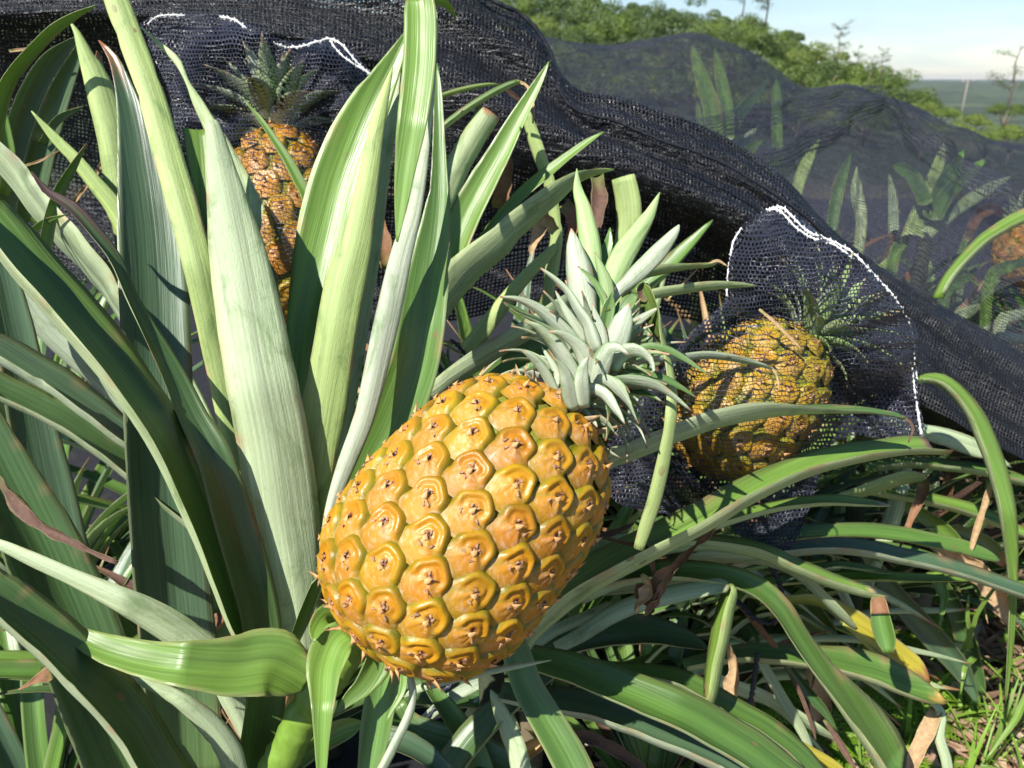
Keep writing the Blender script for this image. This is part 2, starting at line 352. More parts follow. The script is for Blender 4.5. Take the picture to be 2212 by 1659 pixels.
# ------------------------------------------------------------------ pineapple fruit
def fruit_body(B, T, Rm, nfr, parent, lat=0.0, res=(16, 36), green=0.0, phase=0.0, chir=1, seed=0, blunt=2.7, amp=1.0, core=0.955, reach=0.80):
    B = np.array(B); T = np.array(T); O = (B+T)/2; A = T-B; H = np.linalg.norm(A)/2; A = A/np.linalg.norm(A)
    v = aC-O; E1 = v - (v@A)*A; E1 /= np.linalg.norm(E1); E2 = np.cross(A, E1)
    prof = lambda s: Rm*(1-np.clip(np.abs(s), 0, 1)**blunt)**(1/2.15)*(1-0.05*s)
    ss = np.linspace(-0.999, 0.999, 2001); rr = prof(ss); zz = ss*H
    dA = 2*np.pi*0.5*(rr[1:]+rr[:-1])*np.hypot(np.diff(rr), np.diff(zz)); cA = np.concatenate([[0], np.cumsum(dA)])
    size = math.sqrt(cA[-1]/nfr)
    # core
    nu, nv = 40, 64; V = []; F = []
    for i in range(nu+1):
        s = math.sin(-math.pi/2+math.pi*i/nu); r = prof(s)*core
        for j in range(nv):
            a = 2*math.pi*j/nv; V.append(O + A*s*H*0.955 + (E1*math.cos(a)+E2*math.sin(a))*r)
    for i in range(nu):
        for j in range(nv):
            F.append((i*nv+j, i*nv+(j+1) % nv, (i+1)*nv+(j+1) % nv, (i+1)*nv+j))
    cc = np.tile(np.array([[0.20, 0.20, 0.02]]), (len(V), 1))
    mk('fruit_core', V, F, M_fruit, parent, cc, None, np.full(len(V), 0.5))
    rg = random.Random(seed); nr, na = res
    for k in range(nfr):
        f = (k+0.5)/nfr
        s0 = np.interp(f*cA[-1], cA, ss); an = math.radians(phase + chir*k*137.508)
        sz = size*(1.0 - 0.10*max(0, s0-0.5)/0.5)
        def surf(z, a, lift):
            s = min(0.9985, max(-0.9985, z/H)); r = float(prof(s)); e = 1e-3
            dr = (prof(min(0.999, s+e))-prof(max(-0.999, s-e)))/(min(0.999, s+e)-max(-0.999, s-e))/H
            rad = E1*math.cos(a)+E2*math.sin(a); nn = rad - A*dr; nn /= np.linalg.norm(nn)
            return O + A*s*H + rad*r + nn*lift, nn
        p0, n0 = surf(s0*H, an, 0)
        rad = E1*math.cos(an)+E2*math.sin(an)
        b_ = np.cross(A, rad); a_ = np.cross(n0, b_); a_ = -a_ if a_@A < 0 else a_
        u1, u2, u3, u4 = [rg.uniform(-1, 1) for _ in range(4)]
        V = []; colr = []; rough = []
        tilt = 0.12*u1; gl = green*(0.55+0.9*max(0, s0)) + (0.05*u2 if green > 0.1 else max(0, u2-0.5)*0.9)
        ringA = 1+0.35*u3
        def height(x, y):
            r = math.hypot(x, y); th = math.atan2(y, x)
            rb = math.hypot(x, y*(0.86 if y < 0 else 1.0))
            up = 0.5+0.5*math.tanh(7*(math.sin(th+tilt)+0.28))       # ring open towards the base
            rq = r*(1+0.05*math.sin(3*th+u4*3)+0.055*math.cos(5*th+u2*2))
            hr = 0.078*(1-1/(1+math.exp(-(rq-0.475)/0.020))) - 1.6*max(0, rq-0.50)
            hr += 0.050*ringA*math.exp(-((rq-0.375)/0.075)**2)
            hr -= 0.045*math.exp(-((rq-0.255)/0.05)**2)
            hr += 0.020*math.exp(-((rq-0.16)/0.07)**2)
            yy = -y+0.04; m = abs(x)/max(yy, 0.02)
            hb = 0.120 - 0.215*rb + (0.085*max(0, 1-abs(m-0.62-0.12*u4)/0.55) + 0.05*max(0, 1-m/0.16))*min(1, yy*4)*max(0, 1-rb/0.66) - 0.9*max(0, rb-(reach-0.06))
            hb += 0.005*math.sin(th*19+u3*5)*min(1, r*4)*min(1, max(0, (0.6-r)*5))
            h = hr*up + hb*(1-up)
            h -= 0.060*math.exp(-(r/0.055)**2)
            h += 0.007*noise.noise(Vector((x*5+k*3.1, y*5, u1*9)))
            return h, up, r, th
        for i in range(nr+1):
            rr_ = reach*(i/nr)**0.9
            for j in range(na if i else 1):
                th = 2*math.pi*j/na
                x = rr_*math.cos(th); y = rr_*math.sin(th)
                x *= 1.02; 
                h, up, r, t2 = height(x, y)
                q, nn = None, None
                pt = p0 + b_*x*sz + a_*y*sz
                d = pt-O; z = d@A; rd = d - z*A; a2 = math.atan2(rd@E2, rd@E1)
                zz_ = min(H*0.998, max(-H*0.998, z))
                # close to the poles keep the tangent-plane copy, bent back a little
                if abs(s0) > 0.93:
                    q = pt - n0*(r*sz)**2/(2*Rm*0.8) + n0*h*sz*amp
                else:
                    q, nn = surf(zz_, a2, h*sz*amp)
                V.append(q)
                rbb = math.hypot(x, y*(0.86 if y < 0 else 1.0)); rq_ = r*(1+0.05*math.sin(3*t2+u4*3)+0.055*math.cos(5*t2+u2*2)); m_ = abs(x)/max(0.04-y, 0.02)
                gold = np.array((0.43, 0.185, 0.005)); olive = np.array((0.35, 0.195, 0.005))*(1+0.18*u4); crease = np.array((0.11, 0.10, 0.004)); br = np.array((0.53, 0.215, 0.015)); eye = np.array((0.13, 0.040, 0.018))
                e1 = min(1, max(0, (r-0.31)/0.10))*up + 0.7*(1-up)*min(1, max(0, (rbb-0.36)/0.22)); e2 = min(1, max(0, (r-0.465)/0.04))*up + 0.8*min(1, max(0, (rbb-0.50)/0.30))*(1-up)
                c = gold*(1-e1)+olive*e1; c = c*(1-e2)+crease*e2
                inner = math.exp(-(r/0.20)**4)*0.5
                c = c*(1-inner)+np.array((0.48, 0.205, 0.010))*inner
                fan = (1-up)*(1-e2*0.5)*(0.75+0.25*noise.noise(Vector((x*9+k, y*9, u1*5))))
                fan2 = fan*(1-0.7*min(1, max(0, (rbb-0.36)/0.22))); c = c*(1-fan2*0.75)+br*fan2*0.75; cre = math.exp(-((rq_-0.515)/0.035)**2)*up + (1-up)*math.exp(-((m_-1.45)/0.35)**2)*0.6; cre = min(0.85, cre); c = c*(1-cre)+np.array((0.20, 0.175, 0.006))*cre
                sk = (1-up)*max(0, noise.noise(Vector((x*14+k*3.3, y*14, u3*7)))-0.12)*1.1; c = c*(1-sk)+np.array((0.62, 0.42, 0.26))*sk
                gg = gl*(1 if green > 0.1 else max(0, u4)); c = c*(1-gg)+np.array((0.30, 0.31, 0.04))*gg; c = c*(1+0.10*u3)*np.array((1, 1+0.10*u1, 1))
                sp = noise.noise(Vector((th*1.6+k, r*3, u2*20)))
                ed = 0.065+0.05*sp
                e = min(1, max(0, (ed+0.035-r)/0.04))
                # brown cracks spreading from the eye
                cr = math.exp(-((math.sin(2.5*th+u3*4))/0.22)**2)*min(1, max(0, (0.20+0.12*sp-r)/0.06))*0.6
                e = max(e, cr); c = c*(1-e)+eye*e
                V_ = c; colr.append(V_); rough.append(0.25+0.26*fan+0.3*e+0.06*(u2+1))
        F = []
        for j in range(na): F.append((0, 1+j, 1+(j+1) % na))
        for i in range(1, nr):
            for j in range(na):
                a1 = 1+(i-1)*na; a2_ = 1+i*na
                F.append((a1+j, a2_+j, a2_+(j+1) % na, a1+(j+1) % na))
        # dried bract point and sepal tips: small curled, pointed flakes standing on the eye
        tips = [(0.0, -0.10, 90+u1*25, 0.20+0.07*u2, 0.11)]
        for t in range(3):
            if rg.random() < 0.75: tips.append((0.075*math.cos(2.1*t+u2), 0.045+0.06*math.sin(2.1*t+u2), rg.uniform(0, 360), rg.uniform(0.08, 0.15), 0.05))
        for q_ in range(2):
            if rg.random() < 0.6:
                aa = rg.uniform(-2.9, -0.3); tips.append((0.30*math.cos(aa), 0.26*math.sin(aa), rg.uniform(0, 360), rg.uniform(0.10, 0.18), 0.05))
        for (tx, ty, ang, ln, wd) in tips:
            h, *_ = height(tx, ty); base = p0 + b_*tx*sz + a_*ty*sz
            if abs(s0) <= 0.93:
                d = base-O; z = d@A; rd = d-z*A; base, _n = surf(z, math.atan2(rd@E2, rd@E1), h*sz*amp)
            else: base = base + n0*h*sz*amp
            dr = b_*math.cos(math.radians(ang)) + a_*math.sin(math.radians(ang)); sdv = np.cross(n0, dr)
            m = len(V); lift = 0.55 if wd > 0.1 else 0.5
            if wd > 0.1: lift = 0.35 + 0.5*rg.random() + (0.6 if s0 > 0.75 or s0 < -0.7 else 0)
            V += [base - sdv*wd*sz - n0*0.01*sz, base + sdv*wd*sz - n0*0.01*sz, base + (dr*0.45+n0*0.55*lift)*ln*sz + n0*0.02*sz, base + (dr*0.9+n0*lift)*ln*sz, base - dr*0.05*sz + n0*0.06*sz,
                  base + (dr*0.4)*ln*sz + sdv*wd*0.45*sz + n0*lift*0.35*ln*sz, base + (dr*0.4)*ln*sz - sdv*wd*0.45*sz + n0*lift*0.35*ln*sz]
            F += [(m, m+6, m+2, m+4), (m+1, m+4, m+2, m+5), (m+6, m+3, m+2), (m+5, m+2, m+3), (m, m+1, m+5, m+6), (m+6, m+5, m+3)]
            cb_ = np.array((0.60, 0.32, 0.12)) if wd > 0.1 else np.array((0.36, 0.20, 0.11)); ct_ = np.array((0.22, 0.08, 0.04))
            colr += [cb_, cb_, cb_*0.9, ct_, cb_, cb_*0.8, cb_*0.8]; rough += [0.55]*7
        mk('fruitlet', V, F, M_fruit, parent, np.array(colr), None, np.array(rough))
    return O, A, H, E1, E2, prof

def crown_leaves(parent, base, A, n, length, width, seed, keys=('crown', 'crown', 'silver'), spread=(12, 115), d_axis=0.04, r0=0.012):
    """spiral of short stiff leaves; the outer ones bend down"""
    rg = random.Random(seed); A = np.array(A)/np.linalg.norm(A); h = np.array((0, 0, 1.0))
    E1 = np.cross(A, h); E1 /= np.linalg.norm(E1); E2 = np.cross(A, E1)
    for k in range(n):
        f = k/(n-1)                               # 0 outer/low .. 1 inner/top
        an = math.radians(k*137.5+rg.uniform(-12, 12)); rad = E1*math.cos(an)+E2*math.sin(an)
        tilt = math.radians(spread[1]*(1-f)+spread[0]*f + rg.uniform(-8, 8))
        L = length*(0.42+0.58*math.sin(math.pi*min(1, 0.18+0.75*f)))*rg.uniform(0.85, 1.15)
        p = base + A*d_axis*f + rad*r0*(1-f*0.6); pts = []; m = 12; cur = tilt*0.55; N = []
        for i in range(m):
            pts.append(p.copy()); dirv = A*math.cos(cur)+rad*math.sin(cur); N.append(A*math.sin(cur)-rad*math.cos(cur))
            p = p + dirv*L/(m-1); cur += (tilt*1.15-tilt*0.55)/(m-1)*1.3
        C = np.array(pts); fw = np.linspace(0, 1, m); W = width*rg.uniform(0.8, 1.15)*(1-fw**1.7)**0.9*(0.75+0.25*np.sin(fw*3.0)); W[-1] = 0.0006
        Vv, F, cl, uv, sd_ = leaf_mesh_arrays(C, W, np.array(N), 0.6, 0.0013, rg.choice(keys), 0.12, (0.30, 0.16, 0.09), False, 0.5, 0.3, seed=seed*100+k)
        mk('leaf', Vv, F, M_leaf, parent, cl, uv, sd_)

# ------------------------------------------------------------------ nets
def surface_from_rails(name, rails, depths, nu, nv, mat, parent=None, wr=0.006, wscale=(6, 20), seed=0, extra=None):
    rs = [catmull([(x, y, 0) for x, y in r], nu)[:, :2] if True else None for r in rails]
    # resample each rail by x so that neighbours correspond
    RS = []
    for r, dp in zip(rails, depths):
        r = np.array(r, float); q = catmull([(a, b, 0) for a, b in r], nu*3)[:, :2]
        s = np.concatenate([[0], np.cumsum(np.linalg.norm(np.diff(q, axis=0), axis=1))]); s /= s[-1]
        t = np.linspace(0, 1, nu); x = np.interp(t, s, q[:, 0]); y = np.interp(t, s, q[:, 1])
        dd = np.interp(t, np.linspace(0, 1, len(np.atleast_1d(dp))), np.atleast_1d(dp))
        RS.append(np.array([P(a, b, c) for a, b, c in zip(x, y, dd)]))
    RS = np.array(RS)                                   # rails x nu x 3
    G = np.zeros((nv, nu, 3))
    for i in range(nu):
        G[:, i] = catmull(RS[:, i], nv)
    du = np.concatenate([[0], np.cumsum(np.linalg.norm(np.diff(G[nv//2], axis=0), axis=1))])
    uvv = np.zeros((nv, nu, 2)); 
    for i in range(nu):
        dv = np.concatenate([[0], np.cumsum(np.linalg.norm(np.diff(G[:, i], axis=0), axis=1))]); uvv[:, i, 0] = du[i]; uvv[:, i, 1] = dv
    for j in range(nv):
        for i in range(nu):
            u, v = uvv[j, i]
            n = noise.noise(Vector((u*wscale[0], v*wscale[1], seed))) + 0.5*noise.noise(Vector((u*wscale[0]*2.3, v*wscale[1]*2.1, seed+7)))
            r2 = 1-abs(noise.noise(Vector((u*wscale[0]*0.8+v*8, v*wscale[1]*0.7, seed+3))))*2
            off = wr*(n + 0.7*r2)
            if extra: off += extra(u, v)
            G[j, i] = G[j, i] + (aU*0.6-aF*0.8)*off
    V = G.reshape(-1, 3); F = []
    for j in range(nv-1):
        for i in range(nu-1):
            F.append((j*nu+i, j*nu+i+1, (j+1)*nu+i+1, (j+1)*nu+i))
    return mk(name, V, F, mat, parent, None, uvv.reshape(-1, 2)), G

def tube(name, pts, rad, mat, parent=None, color=(0.8, 0.8, 0.8), ns=7, jit=0.0, seed=0, taper=False, twist=None):
    P3 = np.array(pts, float); k = len(P3); T = np.gradient(P3, axis=0); T /= np.linalg.norm(T, axis=1)[:, None]+1e-12
    up = np.array((0.3, 0.5, 0.8)); V = []; F = []; rg = random.Random(seed); colr = []
    for i in range(k):
        a = np.cross(T[i], up); a /= np.linalg.norm(a); b = np.cross(T[i], a); r = rad*(1-0.6*i/(k-1) if taper else 1)*(1+jit*rg.uniform(-1, 1))
        off = (a*rg.uniform(-1, 1)+b*rg.uniform(-1, 1))*rad*jit
        for j in range(ns):
            t = 2*math.pi*j/ns + (i*twist if twist else 0); rr = r*(1+(0.35*math.cos(2*t) if twist else 0))
            tt = 2*math.pi*j/ns
            V.append(P3[i]+off+(a*math.cos(tt)+b*math.sin(tt))*(r*(1+0.38*math.cos(2*tt+i*twist)) if twist else r)); colr.append(color)
    for i in range(k-1):
        for j in range(ns):
            F.append((i*ns+j, i*ns+(j+1) % ns, (i+1)*ns+(j+1) % ns, (i+1)*ns+j))
    F.append(tuple(range(ns-1, -1, -1))); F.append(tuple((k-1)*ns+j for j in range(ns)))
    return mk(name, V, F, mat, parent, np.array(colr))

def smooth_line(pts, n):            # [(x,y,d)...] -> world points
    q = catmull(pts, n); return [P(a, b, c) for a, b, c in q]

def bag(label, outline, kernel, dc, spheres, mat, nf=4, cd=0.5, wr=0.004, seed=0, nr=64, na=220, pinch=None, group=None):
    root = empty('net_bag', tuple(P(kernel[0], kernel[1], dc))); tag(root, label, 'net bag', group)
    q = catmull([(x, y, 0) for x, y in outline+[outline[0]]], na+1)[:-1, :2]; K = np.array(kernel, float)
    for part, sgn in (('front_panel', -1), ('back_panel', 1)):
        XY = []; 
        for i in range(nr+1):
            t = (i/nr)**0.85
            for j in range(na): XY.append(K+(q[j]-K)*t)
        XY = np.array(XY).reshape(nr+1, na, 2)
        D = np.full(XY.shape[:2], dc)
        for (sx, sy, sdp, sr) in spheres:
            x = (XY[..., 0]-sx)*sdp/FPX; y = (XY[..., 1]-sy)*sdp/FPX; r2 = x*x+y*y
            h = np.sqrt(np.maximum(0, sr*sr-r2))
            cand = sdp + sgn*h
            D = np.where(r2 < sr*sr, np.minimum(D, cand) if sgn < 0 else np.maximum(D, cand), D)
        for it in range(10):
            Dp = D.copy(); Dp[1:-1] = 0.25*(D[:-2]+D[2:]+np.roll(D[1:-1], 1, 1)+np.roll(D[1:-1], -1, 1))
            Dp[0] = D[1].mean(); D = (np.minimum(D, Dp) if sgn < 0 else np.maximum(D, Dp)); 
        G = np.zeros((nr+1, na, 3)); UV = np.zeros((nr+1, na, 2))
        fr_ = np.ones(XY.shape[:2])
        for (sx, sy, sdp, sr) in spheres[:nf]: fr_ = np.minimum(fr_, np.clip((np.hypot(XY[..., 0]-sx, XY[..., 1]-sy)*sdp/FPX/sr-0.6)/0.4, 0, 1))
        for i in range(nr+1):
            t = i/nr
            for j in range(na):
                x, y = XY[i, j]; dd = D[i, j]
                wv = 0
                u = x*dc/FPX; v = y*dc/FPX
                if pinch:
                    px, py = pinch; ang = math.atan2(y-py, x-px); rr = math.hypot(x-px, y-py)*dc/FPX
                    wv += math.exp(-((rr-0.05)/0.06)**2)*(1-abs(noise.noise(Vector((math.cos(ang)*4.2, math.sin(ang)*4.2, seed+rr*6))))*2.6)*1.2
                wv += 0.9*noise.noise(Vector((u*32, v*26, seed))) + (1-2.4*abs(noise.noise(Vector((u*14+v*9, v*22-u*7, seed+5)))))*0.9 + 0.35*noise.noise(Vector((u*90, v*80, seed+2)))
                G[i, j] = P(x, y, dd - wr*wv*(0.25+1.2*fr_[i, j])*(0.6+0.4*t) + (0.0015 if sgn > 0 else -0.0015))
                UV[i, j] = (u+0.03*wv*wr*20, v+0.02*wv*wr*20)
        dens = np.ones(XY.shape[:2])
        if sgn < 0:
            for (sx, sy, sdp, sr) in spheres[:nf]:
                q2 = np.hypot(XY[..., 0]-sx, XY[..., 1]-sy)*sdp/FPX/sr
                dens = np.minimum(dens, np.clip((q2-0.80)/0.22, 0, 1))
            for (sx, sy, sdp, sr) in spheres[nf:]:
                q2 = np.hypot(XY[..., 0]-sx, XY[..., 1]-sy)*sdp/FPX/sr
                dens = np.minimum(dens, cd+(1-cd)*np.clip((q2-0.6)/0.4, 0, 1))
        V = G.reshape(-1, 3); F = []
        for i in range(nr):
            for j in range(na):
                F.append((i*na+j, i*na+(j+1) % na, (i+1)*na+(j+1) % na, (i+1)*na+j))
        mk(part, V, F, mat, root, None, UV.reshape(-1, 2), dens.ravel())
    return root

# ------------------------------------------------------------------ terrain, hill forest, far land
EX = [-800, 600, 1000, 1400, 1700, 1850, 1980, 2212, 3500]
EHI = [0.10, 0.09, 0.073, 0.055, 0.022, 0.0, -0.030, -0.050, -0.055]; ELO = [-0.02, -0.02, -0.03, -0.035, -0.048, -0.055, -0.062, -0.066, -0.066]
def terrain_z(X, Y):
    r = math.hypot(X, Y); az = X/max(Y, 1e-3) if Y > 0 else (9 if X > 0 else -9)
    px = max(-800, min(3500, CX + FPX*az/math.cos(PITCH)))
    hi = float(np.interp(px, EX, EHI)); lo = float(np.interp(px, EX, ELO))
    if Y <= 0: hi = lo = -0.05
    q = min(1, max(0, (r-28)/38)); e = lo*(1-q)+hi*q
    t = min(1, max(0, (r-5)/23)); t = t*t*(3-2*t)
    z = t*e*r + 0.25*t*noise.noise(Vector((X*0.08, Y*0.08, 3)))
    if r > 80:
        zc = hi*80; f = min(1, (r-80)/220); f = f*f*(3-2*f)
        z = zc*(1-f) + (-32)*f
    if r > 900:
        g = min(1, (r-900)/1600); z += g*(26 + 11*noise.noise(Vector((X*0.0011, Y*0.0011, 9))))
    return z
V = []; F = []; rs = [0.0, 0.4, 0.8, 1.2, 1.6, 2, 2.6, 3.4, 4.5, 6, 8, 11, 15, 20, 26, 33, 42, 52, 64, 80, 100, 130, 170, 220, 300, 420, 600, 800, 1000, 1300, 1700, 2200, 2700, 3300, 4200, 6000, 9000]
na = 144
for r in rs:
    for j in range(na):
        a = 2*math.pi*j/na; x = r*math.sin(a); y = r*math.cos(a); V.append((x, y, terrain_z(x, y)))
for i in range(len(rs)-1):
    for j in range(na):
        F.append((i*na+j, (i+1)*na+j, (i+1)*na+(j+1) % na, i*na+(j+1) % na))
b = NB('ground_soil'); pos = b.n('ShaderNodeNewGeometry').outputs['Position']
ln = b.n('ShaderNodeVectorMath', operation='LENGTH'); b.l(pos, ln.inputs[0])
n1 = b.noise(pos, 14, 6, 0.65); n2 = b.noise(pos, 90, 4, 0.6)
soil = b.mix(b.ramp(n1, 0.38, 0.62), (0.075, 0.048, 0.030, 1), (0.20, 0.13, 0.075, 1)); soil = b.mix(b.ramp(n2, 0.55, 0.7), soil, (0.30, 0.21, 0.13, 1))
fr = b.noise(pos, 0.012, 5, 0.7); grs = b.mix(b.ramp(fr, 0.46, 0.54), (0.022, 0.038, 0.014, 1), (0.06, 0.085, 0.032, 1))
gc = b.mix(b.ramp(ln.outputs['Value'], 3.5, 9), soil, grs)
bp = b.n('ShaderNodeBump'); bp.inputs['Strength'].default_value = 0.8; bp.inputs['Distance'].default_value = 0.01; b.l(n2, bp.inputs['Height'])
p = b.bsdf(Base_Color=gc, Roughness=0.95); b.l(bp.outputs[0], p.inputs['Normal']); b.l(p.outputs[0], b.out.inputs[0])
tag(mk('ground', V, F, b.m), kind='structure')

# black ground cover under the planted rows, spread further to stand in for shade
b = NB('black_ground_cover'); pos = b.n('ShaderNodeNewGeometry').outputs['Position']; n1 = b.noise(pos, 30, 5, 0.6)
p = b.bsdf(Base_Color=b.mix(b.ramp(n1, 0.55, 0.75), (0.008, 0.008, 0.010, 1), (0.03, 0.024, 0.018, 1)), Roughness=0.8)
bp = b.n('ShaderNodeBump'); bp.inputs['Strength'].default_value = 0.8; bp.inputs['Distance'].default_value = 0.006; b.l(n1, bp.inputs['Height']); b.l(bp.outputs[0], p.inputs['Normal']); b.l(p.outputs[0], b.out.inputs[0])
V = []; F = []; gx = np.linspace(-4, 4, 80)*1.0; gy = np.concatenate([np.linspace(0.2, 2.6, 30), np.linspace(2.9, 6.0, 10)])
for j, y in enumerate(gy):
    for i, x in enumerate(gx):
        V.append((x + (0.0 if y > 1.3 else 0), y, 0.006+0.012*abs(noise.noise(Vector((x*5, y*5, 1))))))
for j in range(39):
    for i in range(79):
        xm, ym = gx[i], gy[j]
        if xm > 0.30+0.05*math.sin(ym*9) and ym < 1.22+0.02*math.sin(xm*7): continue
        F.append((j*80+i, j*80+i+1, (j+1)*80+i+1, (j+1)*80+i))
tag(mk('ground_cover', V, F, b.m), kind='structure')

# trees of the forested hill
M_tree = attr_material('tree_foliage', 0.6, 0.25, 6, 0.5); M_bark = attr_material('tree_bark', 0.85, 0, 8, 0.5)
def crown_mesh(seed, flat, nq, tint):
    rg = random.Random(seed); blobs = []
    nb = rg.randint(8, 12)
    for i in range(nb):
        a = rg.uniform(0, 6.28); r = rg.uniform(0.1, 0.85)**0.7*0.8
        blobs.append((r*math.cos(a), r*math.sin(a), rg.uniform(-0.2, 0.35)*flat*(1.3-r)+0.28*flat*(1-r), rg.uniform(0.18, 0.36)))
    V = []; F = []; C = []
    for i in range(nq):
        bx, by, bz, br = blobs[rg.randrange(nb)]
        while True:
            d = Vector((rg.gauss(0, 1), rg.gauss(0, 1), rg.gauss(0, 1))).normalized()
            if d.z > -0.55: break
        rr = br*rg.uniform(0.72, 1.06)
        c = Vector((bx+d.x*rr, by+d.y*rr, bz+d.z*rr*0.62))
        nrm = (d + Vector((rg.uniform(-.7, .7), rg.uniform(-.7, .7), rg.uniform(-.2, .8)))).normalized()
        u = nrm.orthogonal().normalized(); v = nrm.cross(u); s = rg.uniform(0.015, 0.032); an = rg.uniform(0, 3.14)
        u, v = u*math.cos(an)+v*math.sin(an), v*math.cos(an)-u*math.sin(an)
        m = len(V); V += [c-u*s, c+v*s*0.6, c+u*s, c-v*s*0.6]; F.append((m, m+1, m+2, m+3))
        k = rg.uniform(0.7, 1.35); t = np.array(tint)*k*1.25 + np.array((0.02, 0.012, 0))*rg.random(); C += [t]*4
    return V, F, np.array(C)
protos = []
for i, (fl, tn) in enumerate([(0.55, (0.070, 0.115, 0.020)), (0.7, (0.095, 0.150, 0.022)), (0.9, (0.050, 0.090, 0.020)), (0.6, (0.120, 0.170, 0.030)), (1.0, (0.062, 0.105, 0.026))]):
    Vc, Fc, Cc = crown_mesh(40+i, fl, 4200, tn)
    me = mk('crown', [tuple(v) for v in Vc], Fc, M_tree, None, Cc, smooth=False); mc = me.data; bpy.data.objects.remove(me)
    pts = []; 
    tv = tube('trunk', [(0, 0, -1.4), (0.02, 0.03, -0.9), (-0.02, 0.0, -0.4), (0.03, 0.02, 0.1)], 0.045, M_bark, None, (0.20, 0.15, 0.11), 8, 0.1, i, True); tm = tv.data; bpy.data.objects.remove(tv)
    lv = []; lf = []; lc = []
    for q in range(6):
        a = q*1.05+i; o_ = tube('limb', [(0, 0, -0.55), (0.2*math.cos(a), 0.2*math.sin(a), -0.2), (0.5*math.cos(a), 0.5*math.sin(a), 0.1)], 0.02, M_bark, None, (0.20, 0.15, 0.11), 5, 0.1, q, True)
        base = len(lv); lv += [tuple(v.co) for v in o_.data.vertices]; lf += [tuple(v+base for v in p_.vertices) for p_ in o_.data.polygons]; bpy.data.objects.remove(o_)
    lo = mk('limbs', lv, lf, M_bark, None, np.tile(np.array([[0.2, 0.15, 0.11]]), (len(lv), 1))); lm = lo.data; bpy.data.objects.remove(lo)
    protos.append((mc, tm, lm))
def tree(px, top_y, dist, size, kind, label, sparse=False, squash=1.0, group='trees of the forested hill'):
    az = (px-CX)/FPX*math.cos(PITCH); Y = dist; X = az*Y
    te = math.tan(math.atan((CY-top_y)/FPX)-PITCH); ztop = CAMZ + te*math.hypot(X, Y)
    zg = terrain_z(X, Y)
    root = empty('tree', (X, Y, min(zg, ztop-size*1.1))); tag(root, label, 'tree', group)
    mc, tm, lm = protos[kind]; rg = random.Random(px*7+int(dist))
    for nme, me_, in (('crown', mc), ('trunk', tm), ('limb', lm)):
        o = bpy.data.objects.new(nme, me_); col.objects.link(o); o.parent = root
        o.location = (0, 0, ztop-root.location.z-size*0.45); o.scale = (size, size, size*squash); o.rotation_euler = (0, 0, rg.uniform(0, 6.28))
        if nme == 'trunk':
            hgt = (ztop-size*0.45) - root.location.z; o.scale = (size, size, max(size*0.3, hgt/1.4))
    return root
sil_x = [700, 1040, 1130, 1240, 1330, 1420, 1520, 1600, 1660, 1700, 1760, 1820, 1860, 1900, 1950, 1985]
sil_y = [-60, -45, -25, -12, 2, 12, 22, 40, 62, 88, 104, 122, 140, 158, 178, 200]
rgt = random.Random(4)
def tree_label(k, row, x):
    look = ['dark green', 'fresh green', 'deep green', 'yellow-green', 'olive green'][k]
    rank = ['on the hill skyline', 'just under the hill skyline', 'on the upper hillside', 'midway down the hillside', 'on the lower hillside', 'near the hill foot', 'right above the net'][row]
    part = 'far left' if x < 1150 else ('at left' if x < 1240 else 'left of middle' if x < 1330 else ('in the middle' if x < 1440 else 'right of middle' if x < 1550 else ('under the tall feathery tree' if x < 1720 else ('on the right slope' if x < 1880 else 'at the right foot'))))
    return look+' forest tree '+rank+', '+part
for row, (dist, drop) in enumerate([(66, 0), (58, 24), (51, 50), (45, 78), (40, 108), (35, 140), (31, 172)]):
    x = 980 + row*17
    while x < 2000 - row*14:
        ty = float(np.interp(x, sil_x, sil_y)) + drop*float(np.interp(x, [1000, 1600, 2000], [1.1, 0.9, 0.42])) + rgt.uniform(-9, 9)
        dd = dist*rgt.uniform(0.93, 1.07); size = dd*rgt.uniform(0.034, 0.054)
        knd = rgt.choice([0, 1, 2, 3, 4])
        tree(x, ty, dd, size, knd, tree_label(knd, row, x), squash=rgt.uniform(1.0, 1.5))
        x += size/dd*FPX*rgt.uniform(0.85, 1.25)
for (x, ty, dd, sz, k, lb) in [(2010, 212, 34, 0.9, 3, 'bright round tree at the right foot of the forested hill'), (2050, 222, 30, 0.8, 1, 'low bushy tree left of the far utility pole'), (2128, 232, 31, 1.0, 3, 'yellowish bush tree just right of the far utility pole'),
                              (2190, 212, 36, 1.1, 0, 'olive bushy tree at the right end of the low treeline'), (2080, 248, 24, 0.8, 3, 'low green bush in front of the far utility pole'), (2160, 262, 22, 0.8, 1, 'low green bush nearest the net at far right'), (2215, 250, 24, 0.9, 3, 'bush cut off by the right picture edge'), (2020, 250, 26, 0.8, 0, 'small dark bush just above the far net crest')]:
    tree(x, ty, dd, sz, k, lb, group='bushes in the low ground at the right')
